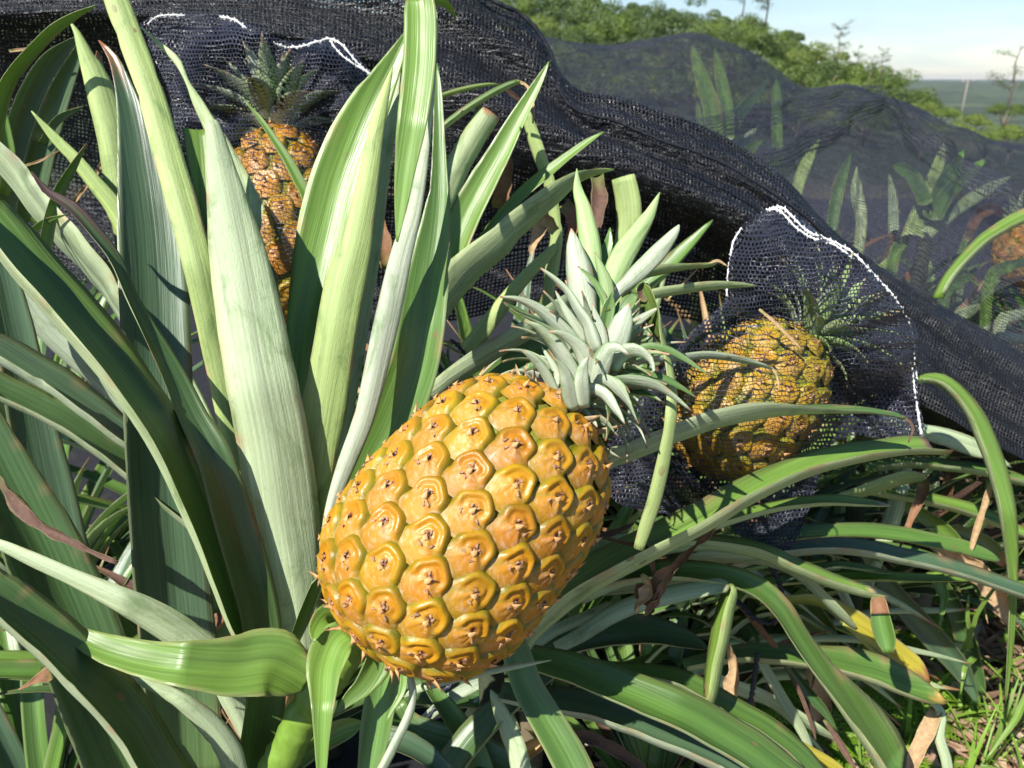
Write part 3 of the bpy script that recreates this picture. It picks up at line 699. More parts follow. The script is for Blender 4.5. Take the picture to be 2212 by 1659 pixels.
# thin feathery trees standing above the hill line
def sprig(px, top_y, base_y, dist, label, seed, dens=1.0):
    az = (px-CX)/FPX*math.cos(PITCH); X = az*dist; hyp = math.hypot(X, dist)
    z1 = CAMZ+math.tan(math.atan((CY-top_y)/FPX)-PITCH)*hyp; z0 = CAMZ+math.tan(math.atan((CY-base_y)/FPX)-PITCH)*hyp
    root = empty('thin_tree', (X, dist, z0)); tag(root, label, 'tree', 'thin trees rising above the hill line'); h = z1-z0; rg = random.Random(seed)
    tube('trunk', [(X, dist, z0), (X+0.03*h, dist, z0+h*0.4), (X-0.02*h, dist, z0+h*0.75), (X+0.03*h, dist, z1)], h*0.022, M_bark, root, (0.22, 0.18, 0.14), 6, 0, 1, True)
    V = []; F = []; C = []
    for b_ in range(int(12*dens)):
        f = rg.uniform(0.3, 1.0); a = rg.uniform(0, 6.28); L = h*rg.uniform(0.2, 0.5)*(1.25-f*0.5)
        p0 = Vector((X, dist, z0+h*f)); dv = Vector((math.cos(a), math.sin(a), rg.uniform(0.1, 0.6))).normalized()
        tube('branch', [tuple(p0), tuple(p0+dv*L*0.5), tuple(p0+dv*L+Vector((0, 0, -L*0.1)))], h*0.008, M_bark, root, (0.22, 0.18, 0.14), 5, 0, b_, True)
        for q in range(80):
            t = rg.uniform(0.35, 1.08); c = p0+dv*L*t+Vector((rg.gauss(0, 1), rg.gauss(0, 1), rg.gauss(0, 0.6)))*L*0.14
            u = Vector((rg.gauss(0, 1), rg.gauss(0, 1), rg.gauss(0, .5))).normalized(); v = u.orthogonal().normalized(); s = h*0.016
            m = len(V); V += [c-u*s, c+v*s*0.6, c+u*s, c-v*s*0.6]; F.append((m, m+1, m+2, m+3)); C += [np.array((0.075, 0.105, 0.045))*rg.uniform(.7, 1.3)]*4
    mk('foliage', [tuple(v) for v in V], F, M_tree, root, np.array(C), smooth=False)
sprig(1640, -38, 60, 50, 'feathery tall tree with wide branches at the top edge of the sky', 3, 2.2)
sprig(1590, -40, 40, 50, 'dark crooked tree left of the feathery tall one', 5, 1.8)
sprig(1801, 66, 140, 48, 'lone thin tree poking up midway down the hill line', 7, 1.0)
sprig(1846, 100, 160, 46, 'small sparse sapling just right of the lone thin tree', 9, .7)
sprig(1900, 118, 175, 44, 'feathery sapling near the lower end of the hill line', 11, 1.0)
sprig(1880, 125, 170, 45, 'short sparse sapling beside the feathery one', 12, .8)
sprig(2188, 110, 230, 60, 'bare spindly tree near the right picture edge', 13, .6)
# utility pole
pr = empty('utility_pole'); tag(pr, 'thin pale utility pole with a crossarm standing before the far land', 'utility pole')
dp = 170.0; azp = (2092-CX)/FPX*math.cos(PITCH); Xp = azp*dp; hyp = math.hypot(Xp, dp)
zt = CAMZ+math.tan(math.atan((CY-171)/FPX)-PITCH)*hyp; zb = zt-8.8; pr.location = (Xp, dp, zb)
tube('pole', [(Xp, dp, zb-3), (Xp, dp, zt)], 0.13, M_bark, pr, (0.26, 0.23, 0.19), 10)
tube('crossarm', [(Xp-1.3, dp, zt-0.5), (Xp+1.3, dp, zt-0.5)], 0.09, M_bark, pr, (0.24, 0.21, 0.18), 8)
for dx in (-1.1, 1.1): tube('insulator', [(Xp+dx, dp, zt-0.5), (Xp+dx, dp, zt-0.1)], 0.08, M_bark, pr, (0.6, 0.6, 0.6), 8)
# air
b = NB('haze_air'); pv = b.n('ShaderNodeVolumePrincipled'); pv.inputs['Color'].default_value = (0.85, 0.92, 1.0, 1); pv.inputs['Density'].default_value = 0.00009; pv.inputs['Anisotropy'].default_value = 0.2
b.l(pv.outputs[0], b.out.inputs[1])
X0, Z0, Z1 = 9500, -60, 40
hv = [(x, y, z) for x in (-X0, X0) for y in (-X0, X0) for z in (Z0, Z1)]
tag(mk('haze', hv, [(0, 1, 3, 2), (4, 6, 7, 5), (0, 4, 5, 1), (2, 3, 7, 6), (0, 2, 6, 4), (1, 5, 7, 3)], b.m, smooth=False), kind='stuff')

# ------------------------------------------------------------------ the long black nets
crest = [(-250, -120), (300, -110), (700, -90), (960, -50), (1060, 2), (1130, 36), (1180, 98), (1210, 165), (1262, 215), (1340, 226), (1420, 252), (1520, 288), (1620, 345), (1700, 402), (1785, 492), (1900, 585), (2050, 680), (2350, 850)]
ridge = [(-250, -70), (300, -60), (700, -40), (960, 20), (1060, 75), (1130, 120), (1190, 170), (1250, 245), (1330, 262), (1420, 300), (1520, 340), (1620, 395), (1700, 450), (1780, 520), (1900, 625), (2050, 735), (2350, 920)]
valley = [(-250, -20), (300, -20), (700, 20), (960, 85), (1060, 140), (1130, 185), (1190, 215), (1250, 275), (1330, 305), (1420, 342), (1520, 385), (1620, 430), (1700, 485), (1780, 560), (1900, 660), (2050, 770), (2350, 960)]
bulge = [(-250, 30), (300, 45), (700, 100), (960, 180), (1060, 228), (1130, 262), (1190, 290), (1250, 325), (1330, 345), (1420, 382), (1520, 425), (1620, 475), (1700, 560), (1780, 640), (1900, 730), (2050, 830), (2350, 1020)]
low = [(-250, 75), (300, 95), (700, 190), (960, 320), (1060, 352), (1130, 378), (1190, 390), (1250, 402), (1330, 418), (1420, 448), (1520, 488), (1620, 560), (1700, 650), (1780, 720), (1900, 800), (2050, 910), (2350, 1090)]
under2 = [(-250, 520), (300, 640), (700, 720), (960, 700), (1060, 680), (1130, 670), (1190, 660), (1250, 660), (1330, 660), (1420, 680), (1520, 700), (1620, 740), (1700, 800), (1780, 860), (1900, 900), (2050, 985), (2350, 1140)]
under = [(-250, 220), (300, 380), (700, 520), (960, 520), (1060, 500), (1130, 480), (1190, 470), (1250, 470), (1330, 480), (1420, 500), (1520, 540), (1620, 620), (1700, 700), (1780, 780), (1900, 850), (2050, 940), (2350, 1110)]
D0 = lambda a, b_: [a, a+(b_-a)*0.5, b_]
back = [(x, y+70) for x, y in crest]; back2 = [(x, y+190) for x, y in crest]; back3 = [(x, y+330) for x, y in crest]
nr_ = empty('shade_net', tuple(P(1200, 300, 1.0))); tag(nr_, 'coarse black net bunched in a thick fold behind the front pineapple plants', 'net')
o1, G1 = surface_from_rails('net_sheet', [under2, under, low, bulge, valley, ridge, crest, back, back2, back3], [D0(1.24, 1.30), D0(1.12, 1.22), D0(0.98, 1.10), D0(0.90, 1.06), D0(0.97, 1.12), D0(0.95, 1.12), D0(1.02, 1.20), D0(1.18, 1.32), D0(1.32, 1.40), D0(1.40, 1.45)], 420, 150, M_net_coarse, nr_, 0.011, (2.4, 30), 2)
o2, G2 = surface_from_rails('inner_layer', [[(x, y+14) for x, y in r] for r in (under, low, bulge, valley, ridge, crest)], [D0(1.14, 1.24), D0(1.01, 1.13), D0(0.93, 1.09), D0(1.0, 1.15), D0(0.99, 1.15), D0(1.05, 1.22)], 300, 80, M_net_dense, nr_, 0.012, (7, 18), 8)
# dark rope-like hem along the crest and along the front valley
hem = smooth_line([(x, y-2, 1.0+0.18*i/17) for i, (x, y) in enumerate(crest)], 260)
tube('hem', hem, 0.0030, M_rope, nr_, (0.012, 0.013, 0.018), 7, 0.2, 3)
hem2 = smooth_line([(1190, 165, 0.955), (1240, 235, 0.965), (1330, 262, 0.975), (1420, 300, 0.98), (1560, 352, 0.99), (1700, 438, 1.0), (1775, 500, 1.02), (1850, 575, 1.03)], 120)
tube('hem', hem2, 0.0022, M_rope, nr_, (0.012, 0.013, 0.018), 7, 0.25, 4)

nb_ = empty('shade_net', tuple(P(1800, 300, 1.7))); tag(nb_, 'fine dark net veil draped over the far row of pineapple plants', 'net')
c2 = [(900, 70), (1100, 80), (1190, 90), (1330, 101), (1480, 86), (1560, 105), (1620, 130), (1730, 196), (1830, 190), (1900, 214), (1970, 232), (2040, 270), (2100, 286), (2160, 310), (2350, 335)]
m2 = [(900, 150), (1100, 150), (1190, 165), (1330, 175), (1480, 175), (1560, 190), (1620, 215), (1730, 250), (1830, 262), (1900, 300), (1970, 330), (2040, 370), (2100, 400), (2160, 430), (2350, 480)]
f2 = [(900, 260), (1100, 260), (1190, 280), (1330, 300), (1480, 330), (1560, 360), (1620, 400), (1730, 440), (1830, 460), (1900, 480), (1970, 500), (2040, 505), (2100, 540), (2160, 590), (2350, 640)]
g2 = [(900, 460), (1100, 460), (1190, 480), (1330, 480), (1480, 500), (1560, 530), (1620, 560), (1730, 580), (1830, 620), (1900, 660), (1970, 700), (2040, 760), (2100, 800), (2160, 850), (2350, 950)]
bk2 = [(x, y+50) for x, y in c2]; bk3 = [(x, y+190) for x, y in c2]; bk4 = [(x, y+330) for x, y in c2]
o3, G3 = surface_from_rails('net_sheet', [g2, f2, m2, c2, bk2, bk3, bk4], [D0(1.35, 1.2), D0(1.42, 1.25), D0(1.65, 1.5), D0(1.95, 1.9), D0(2.3, 2.3), D0(2.6, 2.6), D0(2.6, 2.6)], 300, 130, M_net_veil, nb_, 0.016, (3.5, 7), 5)
# long creases of the veil: raised hems
for (pl, lb) in [([(1560, 400, 1.27), (1640, 350, 1.33), (1740, 310, 1.4), (1830, 258, 1.52), (1900, 218, 1.72)], 'fold'), ([(1500, 285, 1.42), (1600, 262, 1.5), (1700, 240, 1.6), (1800, 212, 1.72), (1890, 205, 1.8)], 'fold'), ([(1890, 212, 1.74), (1960, 268, 1.55), (2040, 330, 1.42), (2110, 385, 1.34), (2212, 440, 1.3), (2300, 470, 1.28)], 'fold')]:
    a = np.array(smooth_line(pl, 70)); V = []; F = []; UV = []
    for i, q in enumerate(a):
        for j in range(7):
            t = j/6; V.append(q + np.array((0.012*math.sin(i*0.3), 0, 0)) + (aU*math.sin(t*math.pi)*0.012 - aF*0.010*math.sin(t*math.pi) + aU*(t-0.5)*0.05)); UV.append((i*0.008, t*0.055))
    for i in range(len(a)-1):
        for j in range(6): F.append((i*7+j, (i+1)*7+j, (i+1)*7+j+1, i*7+j+1))
    mk('fold', V, F, M_net_veil, nb_, None, np.array(UV))

# right apron of the same dark net running down to the right edge (behind the bag)
ap = empty('shade_net', tuple(P(2050, 760, 1.0))); tag(ap, 'grey black net apron sloping down to the right picture edge behind the bagged fruit', 'net')
a0 = [(1780, 560), (1900, 585), (2000, 640), (2100, 700), (2350, 830)]
a1 = [(1760, 600), (1880, 660), (2000, 720), (2100, 790), (2350, 930)]
a2 = [(1740, 660), (1880, 740), (2000, 810), (2100, 890), (2350, 1040)]
a3 = [(1720, 740), (1880, 830), (1990, 880), (2090, 940), (2230, 1010), (2350, 1100)]
surface_from_rails('net_sheet', [a3, a2, a1, a0], [D0(0.96, 0.92), D0(0.99, 0.96), D0(1.03, 1.0), D0(1.10, 1.08)], 220, 90, M_net_dense, ap, 0.012, (6, 26), 12)

# ------------------------------------------------------------------ plants traced from the photograph
PL['main'] = plant_root('large pineapple plant at the left whose leaves fan up beside the ripe uncovered fruit', 600, 1640, 0.58)
PL['back'] = plant_root('pineapple plant carrying the bagged fruit in the upper left behind the tall leaves', 640, 900, 0.86)
PL['mid'] = plant_root('pineapple plant between the tall leaves and the black net, above the fruit crown', 960, 900, 0.80)
PL['right'] = plant_root('pineapple plant with long leaves arching right from under the ripe uncovered fruit', 1080, 1400, 0.66)
PL['low'] = plant_root('pineapple plant with yellowing broken leaves at the lower right over the weeds', 1500, 1420, 0.86)
PL['east'] = plant_root('pineapple plant with thin arching leaves at the right edge below the net apron', 1900, 1000, 1.0)
PL['west'] = plant_root('pineapple plant of pale narrow leaves cut by the left picture edge', 250, 760, 0.76)
PL['veil1'] = plant_root('pineapple plant under the far net veil with two tall pale leaf tips', 1540, 300, 1.62)
PL['veil2'] = plant_root('pineapple plant fanning out under the net veil at the right picture edge', 2010, 500, 1.30)
m, bk, md, rt, lw, es, ws = [PL[k] for k in ('main', 'back', 'mid', 'right', 'low', 'east', 'west')]

# --- left group
leaf(m, [(560, 1240, 50), (535, 1080, 56), (505, 930, 58), (468, 760, 58), (438, 620, 60), (405, 480, 64), (362, 330, 60), (325, 200, 55), (285, 90, 53), (248, -10, 50), (225, -70, 30)], (0.60, 0.56, 0.60), 180, 0.45, 'lime', edge=0.8)
leaf(m, [(405, 1700, 150), (398, 1560, 148), (385, 1400, 152), (366, 1200, 150), (348, 1000, 140), (338, 780, 138), (331, 600, 138), (322, 480, 124), (305, 360, 92), (285, 250, 58), (265, 180, 34), (244, 125, 20), (214, 88, 5)], (0.66, 0.62, 0.66), 8, 0.75, 'blue', tb=0.09, thick=0.0018)
leaf(m, [(652, 1420, 70), (645, 1330, 92), (632, 1230, 120), (612, 1100, 150), (588, 940, 150), (560, 800, 146), (535, 660, 136), (512, 540, 118), (490, 430, 84), (474, 350, 58), (462, 285, 38), (455, 262, 26)], (0.58, 0.545, 0.57), 178, 0.5, 'silver', blunt=True, edge=0.9, thick=0.002)
leaf(m, [(640, 1050, 60), (622, 900, 60), (600, 770, 50), (575, 650, 50), (545, 520, 60), (512, 410, 60), (478, 320, 42), (450, 265, 30), (425, 218, 22), (404, 176, 9), (382, 131, 15), (345, 96, 11), (304, 58, 3)], (0.62, 0.60, 0.62), (40, 30, 160, 178), 0.6, 'light', edge=0.8)
leaf(m, [(430, 276, 66), (436, 330, 62), (440, 400, 42), (442, 470, 22), (441, 523, 3)], (0.60, 0.575), 6, 0.9, 'light', tb=0.2, blunt=False, name='leaf', edge=1)
leaf(m, [(575, 1440, 40), (515, 1370, 34), (472, 1253, 46), (433, 1142, 62), (388, 1033, 74), (334, 922, 84), (257, 813, 90), (168, 700, 98), (78, 598, 96), (0, 505, 92), (-90, 410, 80)], (0.55, 0.50, 0.53), 58, 0.95, 'mid', edge=0.4, thick=0.0015)
leaf(m, [(540, 1700, 80), (560, 1600, 84), (572, 1490, 82), (566, 1380, 80), (556, 1312, 82), (535, 1230, 84), (505, 1128, 84), (462, 990, 72), (412, 895, 58), (370, 805, 46), (324, 720, 34), (281, 640, 24), (250, 566, 25), (211, 511, 26), (156, 449, 24), (101, 414, 16), (68, 371, 3)], (0.57, 0.53, 0.56), (25, 25, 15, 60, 40), 0.75, 'dark', tb=0.18, tipcol=(0.10, 0.06, 0.05))
leaf(m, [(664, 1478, 30), (650, 1466, 74), (622, 1448, 112), (580, 1432, 140), (500, 1441, 124), (390, 1435, 92), (312, 1424, 74), (234, 1403, 60), (176, 1378, 40), (130, 1345, 12)], (0.500, 0.465, 0.49), 14, 0.75, 'light', edge=0.9, thick=0.0018, jit=0.2)
leaf(m, [(560, 1500, 60), (480, 1440, 66), (420, 1393, 66), (375, 1360, 66), (312, 1322, 60), (234, 1284, 46), (156, 1248, 34), (78, 1213, 30), (0, 1178, 22), (-60, 1160, 12)], (0.56, 0.52, 0.52), (165, 150), 0.6, 'silver', edge=0.4)
leaf(m, [(420, 1790, 90), (334, 1660, 92), (268, 1556, 96), (190, 1470, 100), (107, 1386, 98), (0, 1300, 90), (-80, 1250, 80)], (0.50, 0.465, 0.46), 52, 0.9, 'dark', edge=0.6, thick=0.0018)
leaf(m, [(520, 1720, 44), (503, 1650, 50), (488, 1612, 50), (449, 1562, 46), (390, 1513, 32), (312, 1473, 22), (234, 1444, 12), (166, 1428, 2)], (0.53, 0.50, 0.49), 165, 0.6, 'silver', edge=0.5)
leaf(m, [(600, 1640, 30), (545, 1590, 40), (510, 1530, 44), (480, 1470, 40), (470, 1400, 30)], (0.60, 0.59), 170, 0.6, 'silver')
leaf(m, [(450, 1080, 50), (340, 990, 52), (275, 950, 55), (200, 892, 62), (117, 830, 66), (0, 760, 62), (-60, 730, 50)], (0.68, 0.66), 62, 0.9, 'blue')
leaf(m, [(480, 1180, 50), (360, 1080, 55), (280, 1012, 60), (200, 950, 62), (117, 898, 62), (0, 842, 58), (-60, 810, 50)], (0.66, 0.62), 58, 0.9, 'dark')
leaf(m, [(210, 1500, 120), (165, 1340, 112), (130, 1200, 110), (100, 1060, 105), (72, 930, 92), (48, 800, 82), (25, 690, 74), (5, 600, 60), (-20, 500, 40)], (0.74, 0.72), 10, 0.6, 'blue')
leaf(m, [(330, 1760, 170), (262, 1600, 172), (200, 1450, 165), (145, 1310, 158), (88, 1180, 145), (28, 1060, 120), (-40, 930, 95), (-100, 830, 70)], (0.64, 0.60), 10, 0.8, 'dark', thick=0.002)
leaf(m, [(-20, 1010, 6), (0, 1037, 12), (22, 1068, 22), (55, 1105, 24), (100, 1142, 21), (150, 1168, 16), (200, 1192, 10), (254, 1215, 7)], (0.56, 0.54, 0.53), (20, 60, 10, 50), 1.35, 'dbrown', name='dried_leaf', mat=M_dry, jit=3, blunt=True)
leaf(m, [(20, 1450, 36), (60, 1450, 40), (95, 1452, 40)][::-1]+[(-60, 1448, 30)], (0.62, 0.6), 40, 0.8, 'mid')
leaf(m, [(115, 1455, 30), (92, 1462, 26), (70, 1474, 12), (40, 1490, 3)], (0.59, 0.58), 30, 0.9, 'brown', name='dried_leaf', mat=M_dry, jit=1.5)
leaf(ws, [(330, 790, 70), (285, 680, 76), (254, 633, 78), (219, 586, 80), (168, 533, 80), (117, 482, 70), (70, 428, 62), (23, 372, 52), (-40, 310, 40), (-90, 265, 20)], (0.72, 0.67), (75, 110), 0.75, 'silver', edge=0.4)
leaf(ws, [(300, 650, 60), (280, 500, 64), (262, 400, 66), (244, 300, 62), (219, 203, 58), (200, 150, 46), (188, 125, 34), (168, 75, 16), (152, 48, 3)], (0.74, 0.72), 178, 0.6, 'lime')
leaf(ws, [(310, 560, 46), (262, 474, 44), (242, 441, 38), (203, 394, 32), (164, 346, 27), (117, 297, 20), (68, 240, 3)], (0.72, 0.69), 170, 0.5, 'lime')
leaf(ws, [(-40, 420, 34), (-18, 300, 32), (-4, 232, 30), (12, 184, 28), (35, 148, 26), (70, 108, 24), (117, 62, 22), (164, 32, 14), (206, 12, 2)], (0.70, 0.68), (60, 30), 0.7, 'light')
leaf(ws, [(10, 420, 24), (20, 345, 24), (12, 290, 24), (2, 235, 18), (-6, 180, 4)], (0.73, 0.73), 20, 0.7, 'light')
leaf(ws, [(96, 560, 26), (98, 530, 26), (109, 469, 24), (129, 410, 22), (156, 363, 16), (187, 310, 3)], (0.66, 0.65), 20, 0.7, 'mid', tb=0.06)
leaf(ws, [(66, 502, 14), (98, 478, 12), (144, 463, 2)], (0.66, 0.65), 20, 0.7, 'mid')
leaf(ws, [(20, 470, 60), (30, 360, 62), (60, 240, 62), (110, 140, 50), (165, 80, 8)], (0.80, 0.78), 20, 0.8, 'blue')
leaf(ws, [(60, 480, 50), (78, 380, 54), (100, 290, 52), (130, 200, 44), (170, 110, 20), (180, 80, 4)], (0.78, 0.76), 0, 0.8, 'dark')
leaf(ws, [(90, 310, 14), (125, 258, 16), (180, 230, 5)], (0.77, 0.76), 20, 0.8, 'blue')
leaf(ws, [(250, 420, 30), (232, 300, 30), (222, 200, 22), (210, 110, 10)], (0.76, 0.75), 40, 0.8, 'mid', tb=0.15)
leaf(ws, [(30, 620, 60), (90, 700, 50), (150, 760, 50), (230, 830, 46), (300, 900, 40)][::-1], (0.8, 0.76), 150, 0.8, 'blue')
for (a, b_, c_, e) in [((55, 358), (92, 345), (128, 325), 5), ((160, 436), (178, 412), (190, 400), 9), ((20, 110), (60, 105), (95, 92), 6), ((205, 380), (222, 350), (232, 330), 9)]:
    leaf(ws, [(a[0], a[1], e), (b_[0], b_[1], e), (c_[0], c_[1], e*0.6)], (0.74, 0.74), 0, 1.0, 'straw', name='dried_leaf', mat=M_dry, blunt=True, jit=1.5)

# --- upright group in the middle
leaf(m, [(655, 1180, 36), (645, 1000, 50), (642, 880, 52), (650, 790, 62), (662, 700, 78), (684, 600, 104), (706, 500, 118), (732, 400, 120), (768, 300, 108), (803, 220, 82), (840, 152, 50), (866, 100, 26), (885, 60, 6)], (0.60, 0.62, 0.64), (-20, -12), 0.7, 'light', edge=0.35, thick=0.0016)
leaf(m, [(655, 1240, 50), (668, 1150, 66), (681, 1008, 84), (697, 900, 98), (714, 800, 92), (730, 696, 88), (745, 618, 88), (764, 547, 74), (780, 469, 58), (795, 390, 46), (806, 320, 38), (819, 250, 30), (832, 200, 20), (848, 144, 3)], (0.58, 0.575, 0.61), (178, 172), 0.5, 'lime', edge=0.8)
leaf(m, [(700, 1150, 30), (740, 900, 34), (775, 700, 34), (800, 540, 34), (820, 400, 28), (838, 280, 24), (856, 170, 12), (866, 120, 3)], (0.66, 0.66), 120, 0.8, 'silver')
leaf(m, [(905, -6, 56), (908, 14, 66), (909, 60, 70), (907, 130, 70), (900, 200, 68), (889, 280, 62), (877, 360, 46), (867, 440, 28), (858, 523, 5)], (0.535, 0.52, 0.53), (12, 20), 0.65, 'light', edge=0.25, thick=0.0018)
leaf(m, [(700, 1180, 20), (716, 1095, 26), (745, 1010, 38), (780, 920, 44), (800, 850, 48), (817, 774, 52), (843, 657, 54), (869, 540, 46), (891, 469, 34), (906, 390, 28), (918, 312, 20), (928, 220, 18), (934, 120, 18), (935, 40, 20), (922, -4, 24)], (0.56, 0.55, 0.55), (178, 170, 150), 0.6, 'crown', blunt=True, edge=0.6)
leaf(m, [(740, 1250, 100), (775, 1100, 112), (800, 1010, 118), (840, 930, 118), (872, 852, 116), (898, 774, 108), (912, 696, 102), (923, 618, 94), (934, 547, 82), (944, 469, 60), (949, 391, 38), (948, 273, 24), (946, 195, 18), (944, 137, 3)], (0.59, 0.575, 0.59), (-14, -6), 0.85, 'mid', edge=0.5, thick=0.0018)
leaf(m, [(925, 0, 12), (948, 4, 16), (968, 12, 14), (985, 40, 3)], (0.56, 0.60), 20, 0.7, 'light')
leaf(md, [(850, 760, 52), (900, 590, 54), (940, 480, 56), (960, 425, 57), (985, 365, 54), (1020, 302, 52), (1045, 262, 52), (1058, 241, 52)], (0.72, 0.70), 176, 1.0, 'light', blunt=True, tb=0.03, thick=0.003)
leaf(md, [(930, 700, 60), (960, 590, 66), (985, 519, 66), (1009, 460, 67), (1044, 394, 60), (1079, 332, 50), (1114, 265, 38), (1149, 203, 25), (1170, 165, 15), (1186, 133, 2)], (0.69, 0.68), (-25, -15), 0.8, 'light')
leaf(md, [(900, 750, 70), (950, 665, 74), (989, 613, 72), (1028, 574, 68), (1087, 527, 60), (1111, 500, 54), (1158, 460, 48), (1205, 418, 38), (1248, 384, 28), (1291, 370, 16), (1326, 366, 3)], (0.68, 0.68, 0.70), (-120, -125, -80), 0.8, 'light')
leaf(md, [(1040, 520, 18), (1080, 470, 20), (1099, 449, 22), (1138, 410, 25), (1185, 371, 23), (1224, 340, 18), (1267, 308, 13), (1304, 285, 2)], (0.72, 0.71), -40, 0.7, 'light')
leaf(md, [(1180, 700, 26), (1185, 624, 26), (1193, 566, 30), (1201, 515, 27), (1197, 468, 25), (1185, 394, 26), (1170, 351, 28), (1150, 292, 28), (1135, 242, 20)], (0.80, 0.76), 160, 0.8, 'mott', blunt=True)
leaf(md, [(1310, 760, 40), (1330, 640, 42), (1345, 560, 46), (1352, 520, 50), (1358, 480, 54), (1355, 430, 54), (1345, 382, 50)], (0.9, 0.88), 170, 0.7, 'mott', blunt=True)
leaf(md, [(1010, 760, 40), (1020, 743, 40), (1067, 680, 36), (1126, 606, 29), (1180, 552, 24), (1200, 528, 10)], (0.78, 0.76), 160, 0.9, 'mott', blunt=True)
leaf(md, [(900, 880, 40), (946, 848, 40), (989, 813, 42), (1067, 762, 44), (1145, 716, 40), (1197, 680, 38), (1232, 653, 30)], (0.66, 0.66), (-130, -110), 0.8, 'silver', blunt=True)
leaf(md, [(1020, 860, 44), (1087, 794, 46), (1140, 762, 44), (1190, 738, 20)], (0.68, 0.68), -20, 0.8, 'mid')
leaf(md, [(930, 310, 12), (960, 273, 13), (1009, 236, 14), (1060, 204, 14), (1099, 184, 12), (1122, 176, 9)], (0.70, 0.70), -60, 0.8, 'mid', blunt=True)
leaf(md, [(1118, 178, 9), (1135, 182, 6), (1147, 203, 6), (1153, 234, 5), (1151, 266, 4)], (0.70, 0.69), 0, 0.9, 'straw', name='dried_leaf', mat=M_dry, blunt=True)
leaf(md, [(920, 225, 8), (954, 207, 9), (1009, 191, 9), (1050, 183, 6), (1079, 182, 2)], (0.72, 0.72), -60, 0.8, 'mott')
leaf(md, [(1090, 190, 8), (1110, 206, 9), (1130, 222, 6)], (0.72, 0.73), 0, 0.9, 'dbrown', name='dried_leaf', mat=M_dry)
leaf(md, [(1080, 450, 34), (1085, 410, 36), (1095, 370, 26), (1100, 330, 10)], (0.75, 0.74), 0, 1.2, 'brown', name='dried_leaf', mat=M_dry, jit=2)
leaf(md, [(840, 580, 30), (828, 520, 34), (818, 480, 26), (812, 450, 8)], (0.72, 0.72), 0, 1.1, 'brown', name='dried_leaf', mat=M_dry, jit=2)
leaf(md, [(1200, 500, 22), (1175, 480, 34), (1155, 520, 20), (1145, 550, 8)], (0.75, 0.73), 0, 1.2, 'straw', name='dried_leaf', mat=M_dry, jit=2)
leaf(md, [(1215, 440, 30), (1240, 470, 34), (1230, 520, 18), (1215, 560, 6)], (0.82, 0.8), 0, 1.2, 'brown', name='dried_leaf', mat=M_dry, jit=2)
leaf(md, [(1290, 380, 26), (1295, 430, 34), (1285, 490, 26), (1280, 540, 10)], (0.88, 0.84), 0, 1.2, 'dbrown', name='dried_leaf', mat=M_dry, jit=2)
leaf(md, [(1380, 640, 30), (1430, 590, 34), (1480, 540, 28), (1540, 475, 4)], (0.86, 0.86), -40, 0.8, 'mid')
leaf(bk, [(690, 540, 30), (665, 432, 25), (645, 390, 24), (618, 340, 20), (579, 281, 14), (560, 255, 10), (527, 215, 2)], (0.66, 0.66), 15, 0.7, 'light')

# --- crown-side and right group
leaf(es, [(1230, 1060, 40), (1310, 1002, 40), (1353, 985, 38), (1423, 957, 38), (1490, 930, 38), (1548, 911, 38), (1626, 893, 36), (1704, 885, 30), (1798, 885, 20), (1876, 888, 13), (1935, 897, 9), (1954, 903, 6)], (0.56, 0.58, 0.62), (-110, -105, -60), 0.8, 'silver', tb=0.0)
leaf(es, [(1948, 900, 7), (1966, 912, 6), (1972, 930, 5), (1962, 956, 3)], (0.62, 0.62), 0, 1, 'dbrown', name='dried_leaf', mat=M_dry)
leaf(rt, [(1386, 612, 10), (1394, 634, 34), (1412, 676, 34), (1423, 708, 26), (1433, 743, 15), (1447, 790, 13), (1453, 836, 20), (1451, 883, 25), (1447, 930, 26), (1439, 969, 27), (1427, 1027, 30), (1412, 1086, 30), (1393, 1143, 28), (1379, 1187, 22)], (0.53, 0.50, 0.52), (30, 160, 175), 0.6, 'mott', blunt=True, label='long hanging leaf with a brown folded top', edge=0.9)
leaf(rt, [(1384, 650, 20), (1392, 628, 34), (1398, 612, 8)], (0.528, 0.53), 10, 1.0, 'dbrown', name='dried_leaf', mat=M_dry)
leaf(rt, [(1340, 690, 22), (1380, 652, 22), (1416, 637, 21), (1470, 628, 20), (1529, 620, 18), (1587, 617, 12), (1634, 617, 2)], (0.60, 0.62), (-120, -110), 0.8, 'light', tb=0.05, tipcol=(0.5, 0.4, 0.25))
leaf(rt, [(1340, 640, 22), (1380, 600, 20), (1431, 584, 20), (1490, 575, 16), (1529, 572, 12), (1550, 567, 5)], (0.64, 0.66), (-120, -80), 0.8, 'light')
leaf(rt, [(1530, 570, 4), (1550, 563, 6), (1570, 574, 3)], (0.66, 0.66), 0, 0.9, 'straw', name='dried_leaf', mat=M_dry)
leaf(rt, [(1440, 650, 4), (1470, 617, 5), (1490, 598, 4), (1512, 575, 3)], (0.66, 0.66), 0, 0.9, 'straw', name='dried_leaf', mat=M_dry)
leaf(rt, [(1360, 790, 10), (1404, 778, 12), (1470, 774, 15), (1529, 769, 16), (1587, 775, 14), (1646, 789, 8), (1668, 797, 3)], (0.58, 0.60), (-115, -100), 0.8, 'crown')
leaf(rt, [(1640, 786, 5), (1670, 798, 5), (1681, 825, 4), (1682, 846, 2)], (0.60, 0.60), 0, 0.9, 'straw', name='dried_leaf', mat=M_dry)
leaf(es, [(1960, 840, 10), (1990, 820, 14), (2033, 825, 26), (2068, 852, 30), (2099, 893, 34), (2122, 942, 38), (2142, 995, 38), (2158, 1048, 36), (2171, 1106, 34), (2181, 1184, 26), (2186, 1284, 15), (2181, 1401, 11), (2172, 1522, 3)], (0.82, 0.80, 0.86), (-60, -35), 0.85, 'light', tb=0.0)
